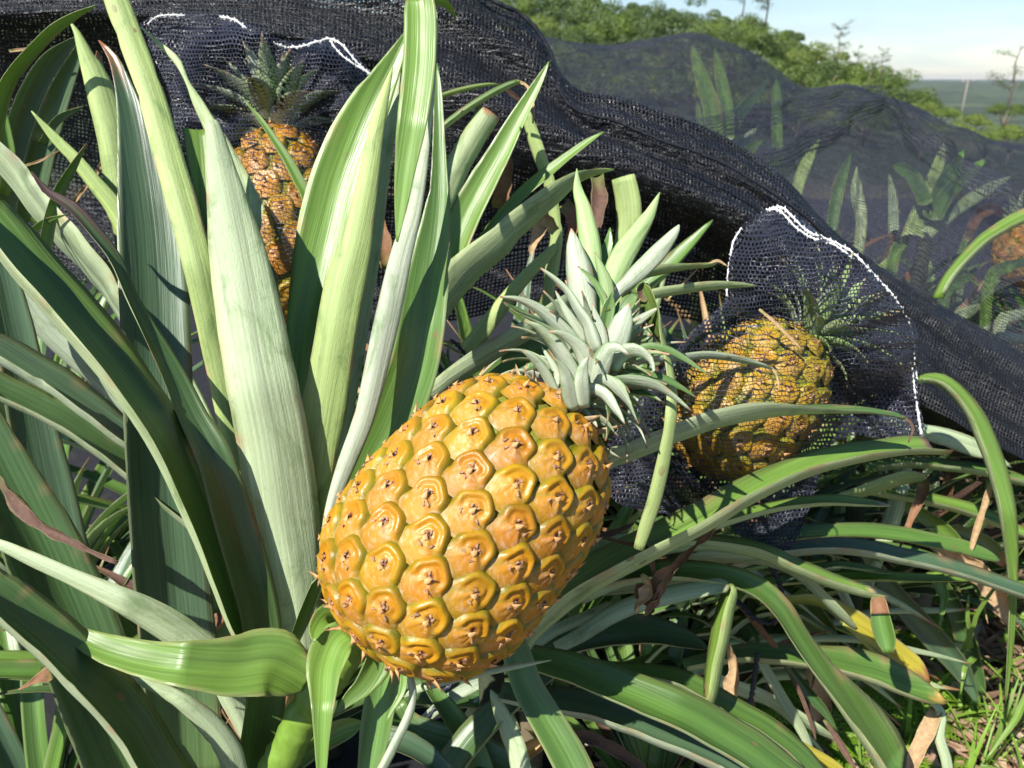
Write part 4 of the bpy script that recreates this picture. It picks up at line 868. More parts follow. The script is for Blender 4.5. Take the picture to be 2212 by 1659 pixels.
leaf(rt, [(1100, 1420, 70), (1140, 1360, 74), (1190, 1312, 76), (1236, 1275, 76), (1314, 1228, 76), (1392, 1188, 72), (1451, 1158, 70), (1529, 1117, 66), (1600, 1075, 62), (1680, 1035, 54), (1760, 1005, 50), (1837, 985, 46), (1920, 972, 40), (1975, 966, 38), (2028, 968, 34)], (0.60, 0.58, 0.66), (-58, -52), 0.9, 'light', blunt=True, tb=0.015, tipcol=(0.5, 0.25, 0.15), thick=0.0018)
leaf(rt, [(1420, 1190, 24), (1500, 1150, 24), (1564, 1128, 24), (1642, 1104, 24), (1720, 1089, 24), (1798, 1083, 24), (1868, 1087, 18), (1923, 1092, 5)], (0.64, 0.70), (-70, -45), 0.85, 'light', tb=0.06, tipcol=(0.5, 0.4, 0.25))
leaf(lw, [(1500, 1250, 24), (1600, 1180, 28), (1720, 1158, 30), (1798, 1150, 31), (1876, 1150, 32), (1954, 1159, 32), (1993, 1167, 32), (2071, 1183, 31), (2130, 1200, 24), (2161, 1210, 4)], (0.80, 0.86), (-45, -30), 0.8, 'mid', label='long smooth green leaf arching to the right')
leaf(lw, [(1560, 1230, 28), (1640, 1200, 30), (1704, 1190, 32), (1798, 1183, 34), (1876, 1190, 37), (1954, 1206, 36), (2032, 1223, 35), (2110, 1246, 34), (2188, 1273, 31), (2260, 1302, 26)], (0.76, 0.80), (-60, -50), 0.9, 'blue')
leaf(rt, [(1340, 1230, 30), (1400, 1195, 34), (1459, 1178, 34), (1529, 1174, 34), (1607, 1183, 34), (1665, 1200, 32), (1720, 1225, 34), (1798, 1256, 32), (1857, 1275, 28), (1904, 1287, 20)], (0.66, 0.68), (-80, -60), 0.9, 'light', blunt=True, tb=0.03, tipcol=(0.5, 0.35, 0.2))
leaf(rt, [(1898, 1296, 30), (1904, 1342, 42), (1914, 1381, 40), (1920, 1410, 20)], (0.67, 0.665), 10, 0.9, 'mid', blunt=True, label='short stub of a leaf hanging from the break, brown at its top')
leaf(rt, [(1894, 1288, 22), (1898, 1300, 32), (1902, 1326, 38)], (0.668, 0.664), 10, 0.95, 'brown', name='dried_leaf', mat=M_dry, blunt=True)
leaf(rt, [(1380, 1260, 24), (1470, 1222, 26), (1548, 1207, 30), (1626, 1206, 30), (1700, 1226, 28), (1750, 1262, 26), (1810, 1320, 26), (1850, 1360, 8)], (0.68, 0.72), (-110, -90), 0.8, 'silver')
leaf(rt, [(1250, 1290, 40), (1340, 1252, 44), (1431, 1238, 46), (1509, 1241, 46), (1587, 1254, 46), (1646, 1281, 46), (1688, 1322, 44), (1714, 1363, 42), (1739, 1402, 42), (1783, 1462, 48), (1829, 1520, 62), (1876, 1580, 76), (1915, 1640, 80), (1950, 1710, 70)], (0.64, 0.66, 0.70), (-60, -30, -55), 0.85, 'mid', tb=0.0, edge=0.9)
leaf(rt, [(1200, 1400, 26), (1256, 1370, 32), (1314, 1331, 38), (1373, 1304, 40), (1451, 1284, 39), (1509, 1272, 36), (1556, 1265, 32), (1574, 1272, 20)], (0.64, 0.64), 170, 0.6, 'silver', blunt=True, tb=0.02, tipcol=(0.5, 0.4, 0.25))
leaf(rt, [(1578, 1262, 8), (1580, 1278, 30), (1568, 1323, 36), (1556, 1382, 38), (1544, 1440, 34), (1535, 1499, 28), (1528, 1536, 10)], (0.635, 0.625), (60, 75), 1.0, 'lime', blunt=True, tb=0.08)
leaf(rt, [(1120, 1420, 20), (1150, 1397, 22), (1197, 1362, 24), (1256, 1335, 24), (1330, 1300, 18)], (0.68, 0.68), 160, 0.7, 'silver')
leaf(rt, [(1180, 1300, 40), (1236, 1284, 40), (1290, 1270, 38), (1380, 1262, 36), (1490, 1256, 30), (1560, 1262, 10)], (0.68, 0.70), (-70, -80), 0.8, 'blue')
leaf(rt, [(1150, 1250, 44), (1230, 1205, 46), (1300, 1185, 40), (1370, 1165, 20)], (0.70, 0.70), -110, 0.8, 'mid')
leaf(rt, [(1140, 1430, 50), (1190, 1405, 56), (1275, 1378, 62), (1392, 1366, 62), (1470, 1380, 44), (1530, 1400, 12)], (0.72, 0.74), -30, 0.8, 'dark')
leaf(rt, [(1090, 1400, 30), (1158, 1427, 52), (1236, 1450, 64), (1314, 1480, 72), (1392, 1512, 78), (1470, 1544, 82), (1548, 1586, 82), (1626, 1634, 82), (1700, 1690, 80), (1800, 1770, 60)], (0.60, 0.56, 0.56), (-28, -40), 0.9, 'mid', thick=0.0018)
leaf(rt, [(1080, 1500, 40), (1189, 1518, 54), (1275, 1532, 62), (1353, 1558, 64), (1431, 1589, 64), (1509, 1621, 62), (1568, 1652, 60), (1660, 1710, 50)], (0.62, 0.60), (-45, -50), 0.9, 'blue')
leaf(rt, [(1260, 1440, 20), (1360, 1448, 26), (1415, 1458, 34), (1470, 1472, 40), (1529, 1503, 45), (1587, 1538, 46), (1646, 1571, 46), (1704, 1614, 46), (1760, 1670, 40), (1820, 1740, 20)], (0.66, 0.64), (-50, -45), 0.85, 'mid')
leaf(rt, [(1290, 1780, 84), (1236, 1655, 80), (1205, 1597, 75), (1170, 1538, 70), (1138, 1480, 66), (1111, 1401, 60), (1080, 1330, 40)], (0.52, 0.56), 8, 0.7, 'mid', edge=0.9)
leaf(m, [(800, 1530, 14), (895, 1491, 16), (950, 1474, 18), (1008, 1460, 17), (1126, 1437, 11), (1191, 1426, 2)], (0.50, 0.505), 170, 0.7, 'silver')
leaf(lw, [(1480, 1440, 26), (1587, 1418, 36), (1665, 1418, 44), (1740, 1425, 46), (1818, 1437, 58), (1876, 1450, 66), (1935, 1472, 62), (1993, 1496, 50), (2046, 1516, 10)], (0.78, 0.78), (-55, -40), 0.9, 'mid', tb=0.06, tipcol=(0.45, 0.30, 0.08), edge=1.0)
leaf(lw, [(1634, 1319, 4), (1670, 1305, 14), (1720, 1296, 20), (1779, 1301, 28), (1837, 1337, 44), (1884, 1372, 48), (1935, 1407, 42), (1978, 1440, 36), (2009, 1476, 5)], (0.84, 0.84), (-30, -20), 0.9, 'yellow', edge=1.6, tb=0.1)
leaf(lw, [(1820, 1350, 8), (1850, 1360, 30), (1895, 1395, 38), (1935, 1425, 30), (1960, 1450, 8)], (0.83, 0.835), -10, 0.9, 'yellow')
leaf(lw, [(1860, 1180, 20), (1896, 1230, 32), (1935, 1285, 42), (1986, 1344, 50), (2033, 1395, 50), (2072, 1441, 42), (2099, 1491, 22), (2110, 1520, 4)], (0.95, 1.0), 10, 0.8, 'blue')
leaf(lw, [(1560, 1260, 8), (1590, 1296, 11), (1626, 1337, 14), (1657, 1376, 14), (1680, 1400, 8)], (0.74, 0.75), 10, 1.2, 'brown', name='dried_leaf', mat=M_dry, jit=1.6)
leaf(lw, [(1566, 1370, 4), (1583, 1425, 18), (1586, 1460, 22), (1578, 1485, 34), (1590, 1520, 4)], (0.72, 0.72), 20, 1.2, 'straw', name='dried_leaf', mat=M_dry, jit=2)
leaf(rt, [(1566, 1122, 6), (1540, 1142, 10), (1517, 1167, 14), (1470, 1212, 18), (1431, 1247, 32), (1404, 1276, 46), (1386, 1302, 34)], (0.60, 0.585), (10, 50, -20, 30), 1.35, 'brown', name='dried_leaf', mat=M_dry, jit=6, blunt=True, label='crumpled brown dead leaf with a ragged lower end')
leaf(rt, [(1250, 1165, 5), (1290, 1160, 9), (1330, 1147, 13), (1370, 1130, 5)], (0.60, 0.60), 30, 1.1, 'dbrown', name='dried_leaf', mat=M_dry, jit=1.5)
leaf(rt, [(1300, 1160, 6), (1361, 1175, 9), (1398, 1183, 15), (1408, 1214, 11), (1416, 1247, 7)], (0.60, 0.59), 30, 1.2, 'brown', name='dried_leaf', mat=M_dry, jit=1.8)
leaf(lw, [(2024, 1528, 22), (2012, 1560, 32), (1998, 1590, 32), (1982, 1622, 31), (1960, 1672, 28)], (0.82, 0.78), 10, 0.9, 'straw', name='dried_leaf', mat=M_dry, jit=1, blunt=True, tipcol=(0.5, 0.3, 0.15))
leaf(lw, [(2000, 1505, 10), (2033, 1538, 20), (2030, 1589, 22), (2045, 1640, 22), (2050, 1680, 20)], (0.82, 0.80), 160, 0.9, 'silver', blunt=True)
leaf(es, [(1988, 1034, 14), (1995, 1052, 26), (1990, 1075, 22), (1980, 1095, 16), (1966, 1126, 14), (1952, 1165, 9), (1942, 1185, 4)], (0.88, 0.86), 10, 1.3, 'brown', name='dried_leaf', mat=M_dry, jit=2.2)
leaf(es, [(1780, 1090, 18), (1837, 1073, 23), (1915, 1048, 28), (1960, 1036, 26), (1992, 1036, 16)], (0.88, 0.88), -110, 0.8, 'mott', blunt=True)
leaf(es, [(1870, 1270, 26), (1884, 1230, 28), (1915, 1150, 34), (1931, 1106, 36), (1943, 1048, 34), (1955, 1001, 30)], (0.96, 0.94), 170, 0.6, 'silver', blunt=True)
leaf(es, [(1900, 900, 24), (1993, 930, 32), (2052, 947, 40), (2110, 968, 38), (2150, 985, 20), (2185, 1010, 3)], (0.92, 0.94), 165, 0.6, 'silver')
leaf(es, [(1880, 1010, 22), (1966, 1001, 24), (2052, 1008, 25), (2110, 1015, 25), (2169, 1028, 26), (2240, 1048, 20)], (0.94, 0.94), (-60, -60), 0.9, 'mid')
leaf(es, [(1880, 1060, 22), (1954, 1073, 24), (2013, 1083, 27), (2091, 1103, 30), (2150, 1126, 28), (2204, 1150, 22), (2250, 1170, 4)], (0.93, 0.93), (-60, -50), 0.9, 'light')
leaf(es, [(1910, 1060, 18), (1954, 1089, 24), (2013, 1126, 34), (2052, 1160, 36), (2090, 1195, 5)], (0.96, 0.96), 20, 0.8, 'light')
leaf(es, [(2145, 1040, 10), (2137, 1060, 13), (2122, 1106, 12), (2105, 1160, 13), (2096, 1195, 4)], (0.84, 0.86), 0, 1.2, 'straw', name='dried_leaf', mat=M_dry, jit=1.5)
leaf(es, [(2000, 1172, 5), (2035, 1190, 24), (2071, 1207, 38), (2122, 1246, 46), (2157, 1293, 40), (2178, 1350, 8)], (1.0, 1.0), 10, 1.1, 'straw', name='dried_leaf', mat=M_dry, jit=2)
leaf(es, [(2010, 1130, 4), (2071, 1148, 28), (2130, 1176, 38), (2158, 1206, 28), (2168, 1225, 6)], (0.98, 0.98), 0, 0.9, 'mott', tb=0.2, tipcol=(0.5, 0.2, 0.05))
leaf(lw, [(1540, 1470, 26), (1584, 1487, 28), (1662, 1515, 28), (1720, 1547, 26), (1759, 1571, 24), (1810, 1600, 4)], (0.86, 0.86), (-110, -90), 0.8, 'silver')
leaf(lw, [(1630, 1400, 18), (1654, 1444, 22), (1693, 1511, 23), (1728, 1569, 22), (1751, 1618, 14), (1760, 1650, 3)], (0.84, 0.84), 160, 0.7, 'silver')
leaf(lw, [(1690, 1420, 12), (1712, 1452, 18), (1751, 1503, 24), (1780, 1535, 18), (1810, 1580, 3)], (0.87, 0.87), 10, 0.8, 'dark')
leaf(lw, [(1690, 1430, 6), (1720, 1480, 8), (1738, 1520, 9), (1757, 1577, 6), (1762, 1600, 2)], (0.83, 0.83), 10, 1.2, 'dbrown', name='dried_leaf', mat=M_dry)
leaf(lw, [(1640, 1560, 8), (1689, 1589, 22), (1740, 1624, 30), (1798, 1655, 26), (1850, 1690, 6)], (0.80, 0.78), -20, 0.8, 'yellow')
leaf(lw, [(1780, 1555, 6), (1798, 1579, 12), (1822, 1618, 15), (1850, 1665, 6)], (0.82, 0.80), 10, 1.2, 'dbrown', name='dried_leaf', mat=M_dry)
leaf(lw, [(1750, 1440, 30), (1770, 1480, 40), (1775, 1520, 46), (1760, 1560, 20)], (0.95, 0.96), 10, 1.2, 'straw', name='dried_leaf', mat=M_dry, jit=2)
leaf(lw, [(1700, 1280, 70), (1745, 1330, 74), (1780, 1380, 60), (1795, 1420, 20)], (0.92, 0.94), 10, 0.8, 'mid')
leaf(lw, [(2020, 1240, 30), (2060, 1310, 36), (2085, 1380, 40), (2110, 1460, 30), (2125, 1500, 8)], (1.02, 1.04), 10, 0.8, 'dark')
leaf(lw, [(1800, 1240, 24), (1830, 1300, 20), (1850, 1350, 20)], (0.93, 0.93), 170, 0.7, 'silver', blunt=True)

leaf(rt, [(1386, 1240, 8), (1400, 1262, 20), (1392, 1290, 22), (1378, 1310, 14), (1372, 1322, 4)], (0.582, 0.578), (0, 60), 1.3, 'straw', name='dried_leaf', mat=M_dry, jit=5)
leaf(rt, [(1440, 1250, 8), (1424, 1282, 18), (1404, 1310, 16), (1392, 1330, 5)], (0.582, 0.578), (20, -40), 1.3, 'brown', name='dried_leaf', mat=M_dry, jit=5)
leaf(rt, [(930, 1760, 60), (985, 1650, 64), (1050, 1570, 60), (1130, 1500, 44), (1200, 1455, 16)], (0.61, 0.64), (-30, -40), 0.9, 'dark')
leaf(rt, [(1060, 1760, 50), (1030, 1640, 52), (985, 1560, 46), (940, 1500, 30), (905, 1462, 6)], (0.63, 0.66), 20, 0.9, 'mid')
leaf(rt, [(1130, 1740, 40), (1120, 1640, 44), (1090, 1560, 38), (1060, 1490, 12)], (0.60, 0.62), 160, 0.7, 'silver')
# thinner leaves crossing under the big arching ones
rgl = random.Random(19)
for i in range(34):
    x0 = rgl.uniform(1380, 1760); y0 = rgl.uniform(1150, 1520); ln = rgl.uniform(220, 480); dy = rgl.uniform(-90, 190); up_ = rgl.uniform(20, 80); w_ = rgl.uniform(12, 24); dd = rgl.uniform(0.86, 0.98)
    x1 = min(2230, x0+ln); q = [(x0-60, y0+50, w_*0.9), (x0, y0, w_), (x0*0.6+x1*0.4, y0+dy*0.25-up_*0.5, w_), (x0*0.25+x1*0.75, y0+dy*0.62-up_*0.25, w_*0.75), (x1, y0+dy, 2)]
    leaf(lw if i % 2 else es, q, (dd, dd+0.03), (-rgl.uniform(40, 70), -rgl.uniform(30, 60)) if i % 3 else 165, 0.85, rgl.choice(['light', 'pale', 'mid', 'silver', 'mid', 'lime', 'blue']), tb=rgl.choice([0, 0.05, 0.12]))
# --- bracts and stalk under the fruit
leaf(m, [(728, 1352, 40), (712, 1330, 50), (697, 1338, 48), (683, 1362, 34), (678, 1385, 8)], (0.515, 0.485), 5, 0.7, 'light')
leaf(m, [(752, 1364, 50), (728, 1382, 76), (712, 1412, 86), (702, 1450, 76), (699, 1510, 54), (696, 1580, 36), (695, 1659, 22), (694, 1710, 6)], (0.50, 0.465, 0.46), (15, 5), 0.8, 'light', edge=0.6, thick=0.0016)
leaf(m, [(818, 1400, 44), (812, 1440, 60), (784, 1482, 44), (752, 1511, 27), (722, 1546, 4)], (0.485, 0.47), (-25, -10), 0.85, 'light')
leaf(m, [(848, 1415, 50), (832, 1470, 62), (822, 1520, 68), (812, 1575, 66), (803, 1630, 56), (790, 1690, 40)], (0.50, 0.49), (12, 8), 0.8, 'mid')
leaf(m, [(878, 1440, 12), (889, 1475, 16), (892, 1510, 17), (880, 1552, 19), (855, 1604, 20), (829, 1655, 20), (800, 1700, 12)], (0.485, 0.47), 165, 0.7, 'crown')
leaf(m, [(862, 1425, 14), (872, 1460, 16), (868, 1495, 14), (848, 1532, 8), (835, 1560, 3)], (0.48, 0.47), 10, 0.8, 'light')
leaf(m, [(690, 1245, 24), (668, 1300, 28), (648, 1350, 26), (628, 1400, 18)][::-1], (0.56, 0.55), 30, 0.8, 'mid')
leaf(m, [(630, 1640, 60), (690, 1600, 54), (750, 1572, 44), (785, 1560, 10)], (0.58, 0.58), 10, 0.8, 'light')
leaf(m, [(730, 1680, 60), (790, 1625, 60), (850, 1600, 50), (930, 1640, 40), (980, 1690, 30)][1:], (0.56, 0.56), -30, 0.8, 'blue')
leaf(rt, [(850, 1530, 50), (890, 1580, 66), (980, 1610, 72), (1060, 1640, 70), (1160, 1700, 60)], (0.66, 0.64), -20, 0.8, 'dark')
leaf(rt, [(860, 1500, 50), (930, 1500, 60), (1020, 1505, 62), (1120, 1510, 62), (1200, 1530, 40)], (0.72, 0.72), -30, 0.8, 'dark')
leaf(rt, [(880, 1600, 20), (930, 1540, 22), (1000, 1490, 26), (1080, 1460, 20)], (0.68, 0.70), 150, 0.8, 'blue')
leaf(rt, [(960, 1670, 24), (990, 1600, 26), (1010, 1550, 22), (1040, 1500, 10)], (0.72, 0.72), 170, 0.8, 'silver')
leaf(rt, [(1060, 1665, 40), (1110, 1640, 40), (1160, 1610, 30), (1230, 1580, 5)], (0.74, 0.74), 0, 0.9, 'orange', name='dried_leaf')
leaf(rt, [(990, 1640, 16), (1050, 1600, 20), (1090, 1565, 16), (1100, 1540, 6)], (0.73, 0.73), 0, 1.2, 'brown', name='dried_leaf', mat=M_dry, jit=2)
leaf(rt, [(1210, 1600, 20), (1260, 1590, 26), (1330, 1620, 26), (1400, 1670, 20)], (0.76, 0.76), 0, 0.9, 'dbrown', name='dried_leaf', mat=M_dry, jit=2)
st = smooth_line([(540, 1800, 0.56), (585, 1690, 0.555), (620, 1620, 0.55), (658, 1545, 0.545), (700, 1475, 0.54), (750, 1410, 0.53), (800, 1350, 0.52)], 40)
tube('stalk', st, 0.0128, M_leafstalk, m, (0.17, 0.29, 0.04), 20, 0.06, 5)
# the stem goes down to the soil
for key, (x, y, d) in {'main': (575, 1700, 0.575), 'back': (640, 900, 0.88), 'mid': (900, 900, 0.82), 'right': (1060, 1440, 0.68), 'low': (1440, 1440, 0.88), 'east': (1850, 1060, 1.0), 'west': (330, 860, 0.78), 'veil1': (1545, 330, 1.62), 'veil2': (2000, 520, 1.30)}.items():
    a = P(x, y, d); g = PL[key].location
    tube('stem', [(g[0], g[1], -0.03), (g[0], g[1], a[2]*0.5), tuple(a)], 0.013, M_dry, PL[key], (0.035, 0.045, 0.02), 12, 0.1, 3)

# --- plants under the veil
v1, v2 = PL['veil1'], PL['veil2']
leaf(v1, [(1545, 300, 38), (1537, 234, 38), (1525, 195, 34), (1509, 148, 26), (1501, 120, 16), (1494, 94, 3)], (1.72, 2.12), 10, 0.6, 'lime')
leaf(v1, [(1570, 300, 34), (1568, 230, 30), (1556, 164, 24), (1549, 130, 14), (1544, 104, 3)], (1.72, 2.12), 10, 0.6, 'light')
leaf(v1, [(1560, 330, 36), (1583, 269, 32), (1619, 219, 26), (1645, 190, 14), (1664, 166, 3)], (1.72, 2.12), 10, 0.7, 'mid')
leaf(v1, [(1680, 320, 22), (1677, 260, 22), (1677, 200, 18), (1677, 168, 4)], (1.72, 2.12), 10, 0.7, 'light')
leaf(v1, [(1520, 320, 20), (1512, 260, 16), (1505, 220, 5)], (1.72, 2.12), 10, 0.7, 'light')
leaf(v1, [(1540, 330, 30), (1590, 320, 26), (1620, 290, 16), (1640, 270, 4)], (1.72, 2.12), 160, 0.7, 'silver')
leaf(v2, [(1970, 510, 44), (1985, 470, 42), (2001, 430, 38), (2022, 371, 28), (2032, 335, 18), (2040, 306, 4)], (1.42, 1.66), 170, 0.6, 'lime')
leaf(v2, [(2000, 505, 28), (2040, 470, 32), (2072, 447, 30), (2130, 410, 26), (2160, 393, 16), (2184, 381, 3)], (1.42, 1.66), 165, 0.7, 'light')
leaf(v2, [(2010, 470, 40), (2040, 400, 38), (2060, 365, 30), (2083, 322, 4)], (1.42, 1.66), 10, 0.7, 'mid')
leaf(v2, [(2020, 470, 30), (2044, 422, 32), (2083, 383, 28), (2110, 360, 18), (2132, 342, 3)], (1.42, 1.66), 10, 0.7, 'light')
leaf(v2, [(2000, 440, 30), (1974, 385, 28), (1950, 365, 24), (1930, 355, 10)], (1.42, 1.66), 10, 0.7, 'mid')
leaf(v2, [(1930, 500, 22), (1928, 440, 20), (1924, 400, 12), (1920, 375, 3)], (1.42, 1.66), 160, 0.7, 'silver')
leaf(v2, [(2030, 640, 20), (2060, 590, 22), (2119, 527, 24), (2165, 496, 28), (2212, 470, 30), (2270, 440, 24)], (1.10, 1.10), (-60, -50), 0.9, 'light')
leaf(v2, [(2090, 520, 12), (2100, 490, 20), (2120, 460, 24), (2150, 450, 20), (2165, 470, 8)], (1.42, 1.66), 0, 1.2, 'brown', name='dried_leaf', mat=M_dry, jit=2)
for i, (x0, y0, x1, y1, d) in enumerate([(1930, 560, 1975, 500, 1.22), (1900, 600, 1960, 540, 1.22), (2040, 640, 2110, 590, 1.16), (2060, 700, 2130, 655, 1.14), (2140, 600, 2230, 560, 1.18), (2160, 700, 2230, 670, 1.14), (1640, 400, 1700, 330, 1.4), (1720, 420, 1770, 300, 1.45), (1800, 470, 1840, 330, 1.45), (1860, 480, 1850, 360, 1.42), (1600, 360, 1650, 300, 1.45), (2150, 740, 2240, 730, 1.1)]):
    leaf(v2 if x0 > 1850 else v1, [(x0-15, y0+120, 20), (x0, y0, 24), ((x0+x1)/2-6, (y0+y1)/2-4, 26), (x1, y1, 4)], (d+0.16, d+0.24), 160 if i % 2 else 10, 0.7, ['light', 'lime', 'mid'][i % 3])

# ------------------------------------------------------------------ the ripe fruit
root = empty('pineapple', tuple(P(1001, 1140, 0.5))); tag(root, 'ripe golden uncovered pineapple leaning right in the foreground, largest of the fruits', 'pineapple', 'pineapples')
FB = P(789, 1392, 0.484); FT = P(1222, 876, 0.530)
O, A, H, E1, E2, prof = fruit_body(FB, FT, 0.0722, 157, root, green=0.03, phase=20, chir=1, seed=3, blunt=3.1)
CR = empty('crown', tuple(FT)); CR.parent = root; CR.matrix_parent_inverse.identity(); CR.location = Vector(FT)-root.location
def crown_link(o):   # parts of the crown: world vertices, parent is two levels down
    o.location = -Vector(FT)
def cleaf(pts, d, roll=180, key='crown', phi=0.6, tb=0.05, **k):
    o = leaf(None, [(a_, b_, c_*(0.97-0.13*i_/(len(pts)-1))) for i_, (a_, b_, c_) in enumerate(pts)], d, roll, max(phi, 0.62), key, tb=tb, tipcol=(0.34, 0.16, 0.10), edge=1.3, jit=0.25, thick=0.0010, **k)
    o.parent = CR; crown_link(o); return o
d0 = 0.535
cleaf([(1290, 690, 24), (1285, 640, 36), (1279, 566, 45), (1275, 527, 49), (1267, 488, 46), (1260, 449, 38), (1248, 410, 25), (1246, 365, 3)], (0.53, 0.56), 175, 'crowng', tb=0)
cleaf([(1276, 720, 24), (1270, 690, 42), (1262, 650, 58), (1256, 618, 66), (1252, 590, 66), (1247, 566, 58), (1240, 530, 40), (1234, 494, 5)], (0.52, 0.53), 180, 'crown', tb=0.03)
cleaf([(1306, 680, 18), (1318, 630, 30), (1324, 606, 46), (1335, 575, 58), (1352, 541, 58), (1377, 503, 48), (1404, 461, 30), (1425, 416, 3)], (0.525, 0.54), 178, 'crowng', tb=0)
cleaf([(1316, 660, 16), (1335, 628, 26), (1354, 611, 34), (1385, 582, 42), (1416, 551, 43), (1443, 520, 34), (1460, 498, 20), (1467, 486, 6)], (0.52, 0.53), 178, 'crown', tb=0)
cleaf([(1290, 620, 20), (1303, 560, 27), (1314, 527, 24), (1318, 492, 3)], (0.55, 0.56), 0, 'crowng', tb=0)
cleaf([(1305, 690, 20), (1311, 650, 32), (1310, 615, 33), (1298, 580, 23), (1285, 545, 3)], (0.51, 0.515), 178, 'crowng', tb=0.02)
cleaf([(1312, 672, 14), (1299, 634, 16), (1279, 602, 12), (1248, 575, 3)], (0.505, 0.51), 10, 'crowng')
cleaf([(1302, 740, 20), (1306, 712, 30), (1314, 669, 32), (1319, 648, 20), (1322, 632, 3)], (0.505, 0.505), 10, 'crowng', tb=0)
cleaf([(1330, 700, 20), (1346, 668, 36), (1362, 648, 30), (1377, 636, 8)], (0.515, 0.52), -20, 'crowng', tb=0)
cleaf([(1312, 790, 24), (1318, 765, 48), (1330, 738, 62), (1342, 704, 58), (1352, 676, 34), (1360, 655, 4)], (0.505, 0.50), 180, 'crown', tb=0.03)
cleaf([(1290, 760, 26), (1278, 730, 34), (1267, 696, 26), (1248, 669, 24), (1225, 630, 17), (1197, 602, 12), (1168, 579, 3)], (0.50, 0.50), (160, 120), 'crown')
cleaf([(1262, 790, 28), (1244, 757, 34), (1227, 727, 35), (1197, 696, 31), (1158, 665, 24), (1119, 647, 15), (1080, 641, 3)], (0.50, 0.50), (150, 130), 'crown')
cleaf([(1244, 770, 22), (1205, 728, 26), (1160, 694, 22), (1119, 673, 15), (1088, 653, 3)], (0.51, 0.51), (120, 60), 'crown')
cleaf([(1250, 830, 26), (1232, 798, 33), (1213, 766, 35), (1189, 735, 28), (1158, 706, 17), (1133, 694, 3)], (0.498, 0.495), (150, 120), 'crown')
cleaf([(1284, 830, 34), (1277, 805, 46), (1265, 774, 46), (1244, 743, 31), (1213, 722, 19), (1185, 716, 3)], (0.495, 0.485), (170, 130), 'crown')
cleaf([(1200, 850, 20), (1186, 824, 22), (1170, 798, 22), (1148, 772, 17), (1127, 756, 3)], (0.505, 0.50), (140, 110), 'crown')
cleaf([(1215, 840, 16), (1200, 800, 18), (1180, 765, 10), (1170, 748, 2)], (0.515, 0.515), (170, 150), 'crown')
cleaf([(1286, 850, 34), (1290, 815, 50), (1300, 780, 50), (1318, 752, 36), (1340, 752, 18), (1360, 768, 3)], (0.497, 0.487, 0.480), 178, 'crown', phi=0.5)
cleaf([(1325, 800, 28), (1335, 775, 38), (1357, 759, 36), (1381, 760, 27), (1404, 776, 15), (1412, 800, 7), (1405, 806, 2)], (0.50, 0.485), (-160, -130), 'crown')
cleaf([(1350, 768, 12), (1381, 752, 13), (1412, 747, 16), (1451, 759, 16), (1490, 782, 11), (1535, 813, 2)], (0.515, 0.50), (-60, -20), 'crown')
cleaf([(1300, 845, 20), (1346, 811, 22), (1385, 805, 20), (1431, 818, 18), (1470, 837, 11), (1506, 860, 2)], (0.505, 0.49), (-90, -50), 'crown')
cleaf([(1290, 850, 22), (1322, 830, 24), (1361, 825, 26), (1412, 834, 23), (1455, 857, 14), (1494, 887, 2)], (0.50, 0.48), (-120, -100), 'crown')
cleaf([(1310, 850, 14), (1334, 846, 15), (1365, 849, 15), (1404, 854, 12), (1437, 873, 2)], (0.515, 0.51), (-90, -60), 'crowng')
cleaf([(1262, 832, 22), (1299, 821, 25), (1334, 842, 30), (1358, 868, 25), (1372, 893, 15), (1381, 916, 3)], (0.50, 0.475), (-150, -70), 'crown')
cleaf([(1262, 850, 24), (1278, 840, 26), (1307, 853, 27), (1328, 882, 20), (1342, 902, 10), (1350, 916, 2)], (0.49, 0.475), (-160, -130), 'crown')
cleaf([(1280, 880, 14), (1303, 880, 15), (1338, 897, 14), (1361, 927, 2)], (0.51, 0.495), (-100, -60), 'crown')
cleaf([(1260, 888, 14), (1287, 899, 15), (1314, 916, 14), (1336, 942, 2)], (0.51, 0.495), (-110, -90), 'crown')
cleaf([(1250, 880, 14), (1271, 899, 15), (1282, 910, 10), (1291, 923, 2)], (0.505, 0.495), (-130, -110), 'crown')
cleaf([(1240, 886, 24), (1232, 860, 38), (1226, 826, 36), (1216, 796, 22), (1204, 780, 10), (1196, 774, 2)], (0.490, 0.480, 0.474), 172, 'crown', phi=0.5)
cleaf([(1262, 880, 24), (1258, 850, 36), (1256, 816, 34), (1262, 786, 20), (1272, 770, 3)], (0.488, 0.478, 0.474), 176, 'crown', phi=0.5)
cleaf([(1296, 800, 26), (1300, 760, 36), (1296, 715, 30), (1286, 680, 16), (1280, 655, 2)], (0.502, 0.500), 178, 'crown', phi=0.5)
cleaf([(1330, 740, 20), (1362, 706, 26), (1398, 680, 18), (1428, 662, 3)], (0.515, 0.52), 178, 'crown', phi=0.5)
cleaf([(1268, 740, 20), (1240, 700, 24), (1216, 660, 16), (1200, 628, 3)], (0.515, 0.515), 172, 'crown', phi=0.5)
# small leaves filling the crown's core
_n = len(bpy.data.objects)
before = set(o.name for o in bpy.data.objects)
crown_leaves(CR, np.array(FT)+np.array(A)*0.004+0.008*aF, A*0.9+aU*0.25, 64, 0.060, 0.0115, 21, keys=('crown', 'crown', 'silver'), spread=(20, 125), d_axis=0.045, r0=0.014)
for o in [o for o in bpy.data.objects if o.name not in before]: crown_link(o)
sm = smooth_line([(1215, 880, 0.53), (1240, 840, 0.53), (1268, 780, 0.53), (1290, 720, 0.53)], 12)
o = tube('stem', sm, 0.012, M_dry, None, (0.25, 0.30, 0.14), 12); o.parent = CR; crown_link(o)
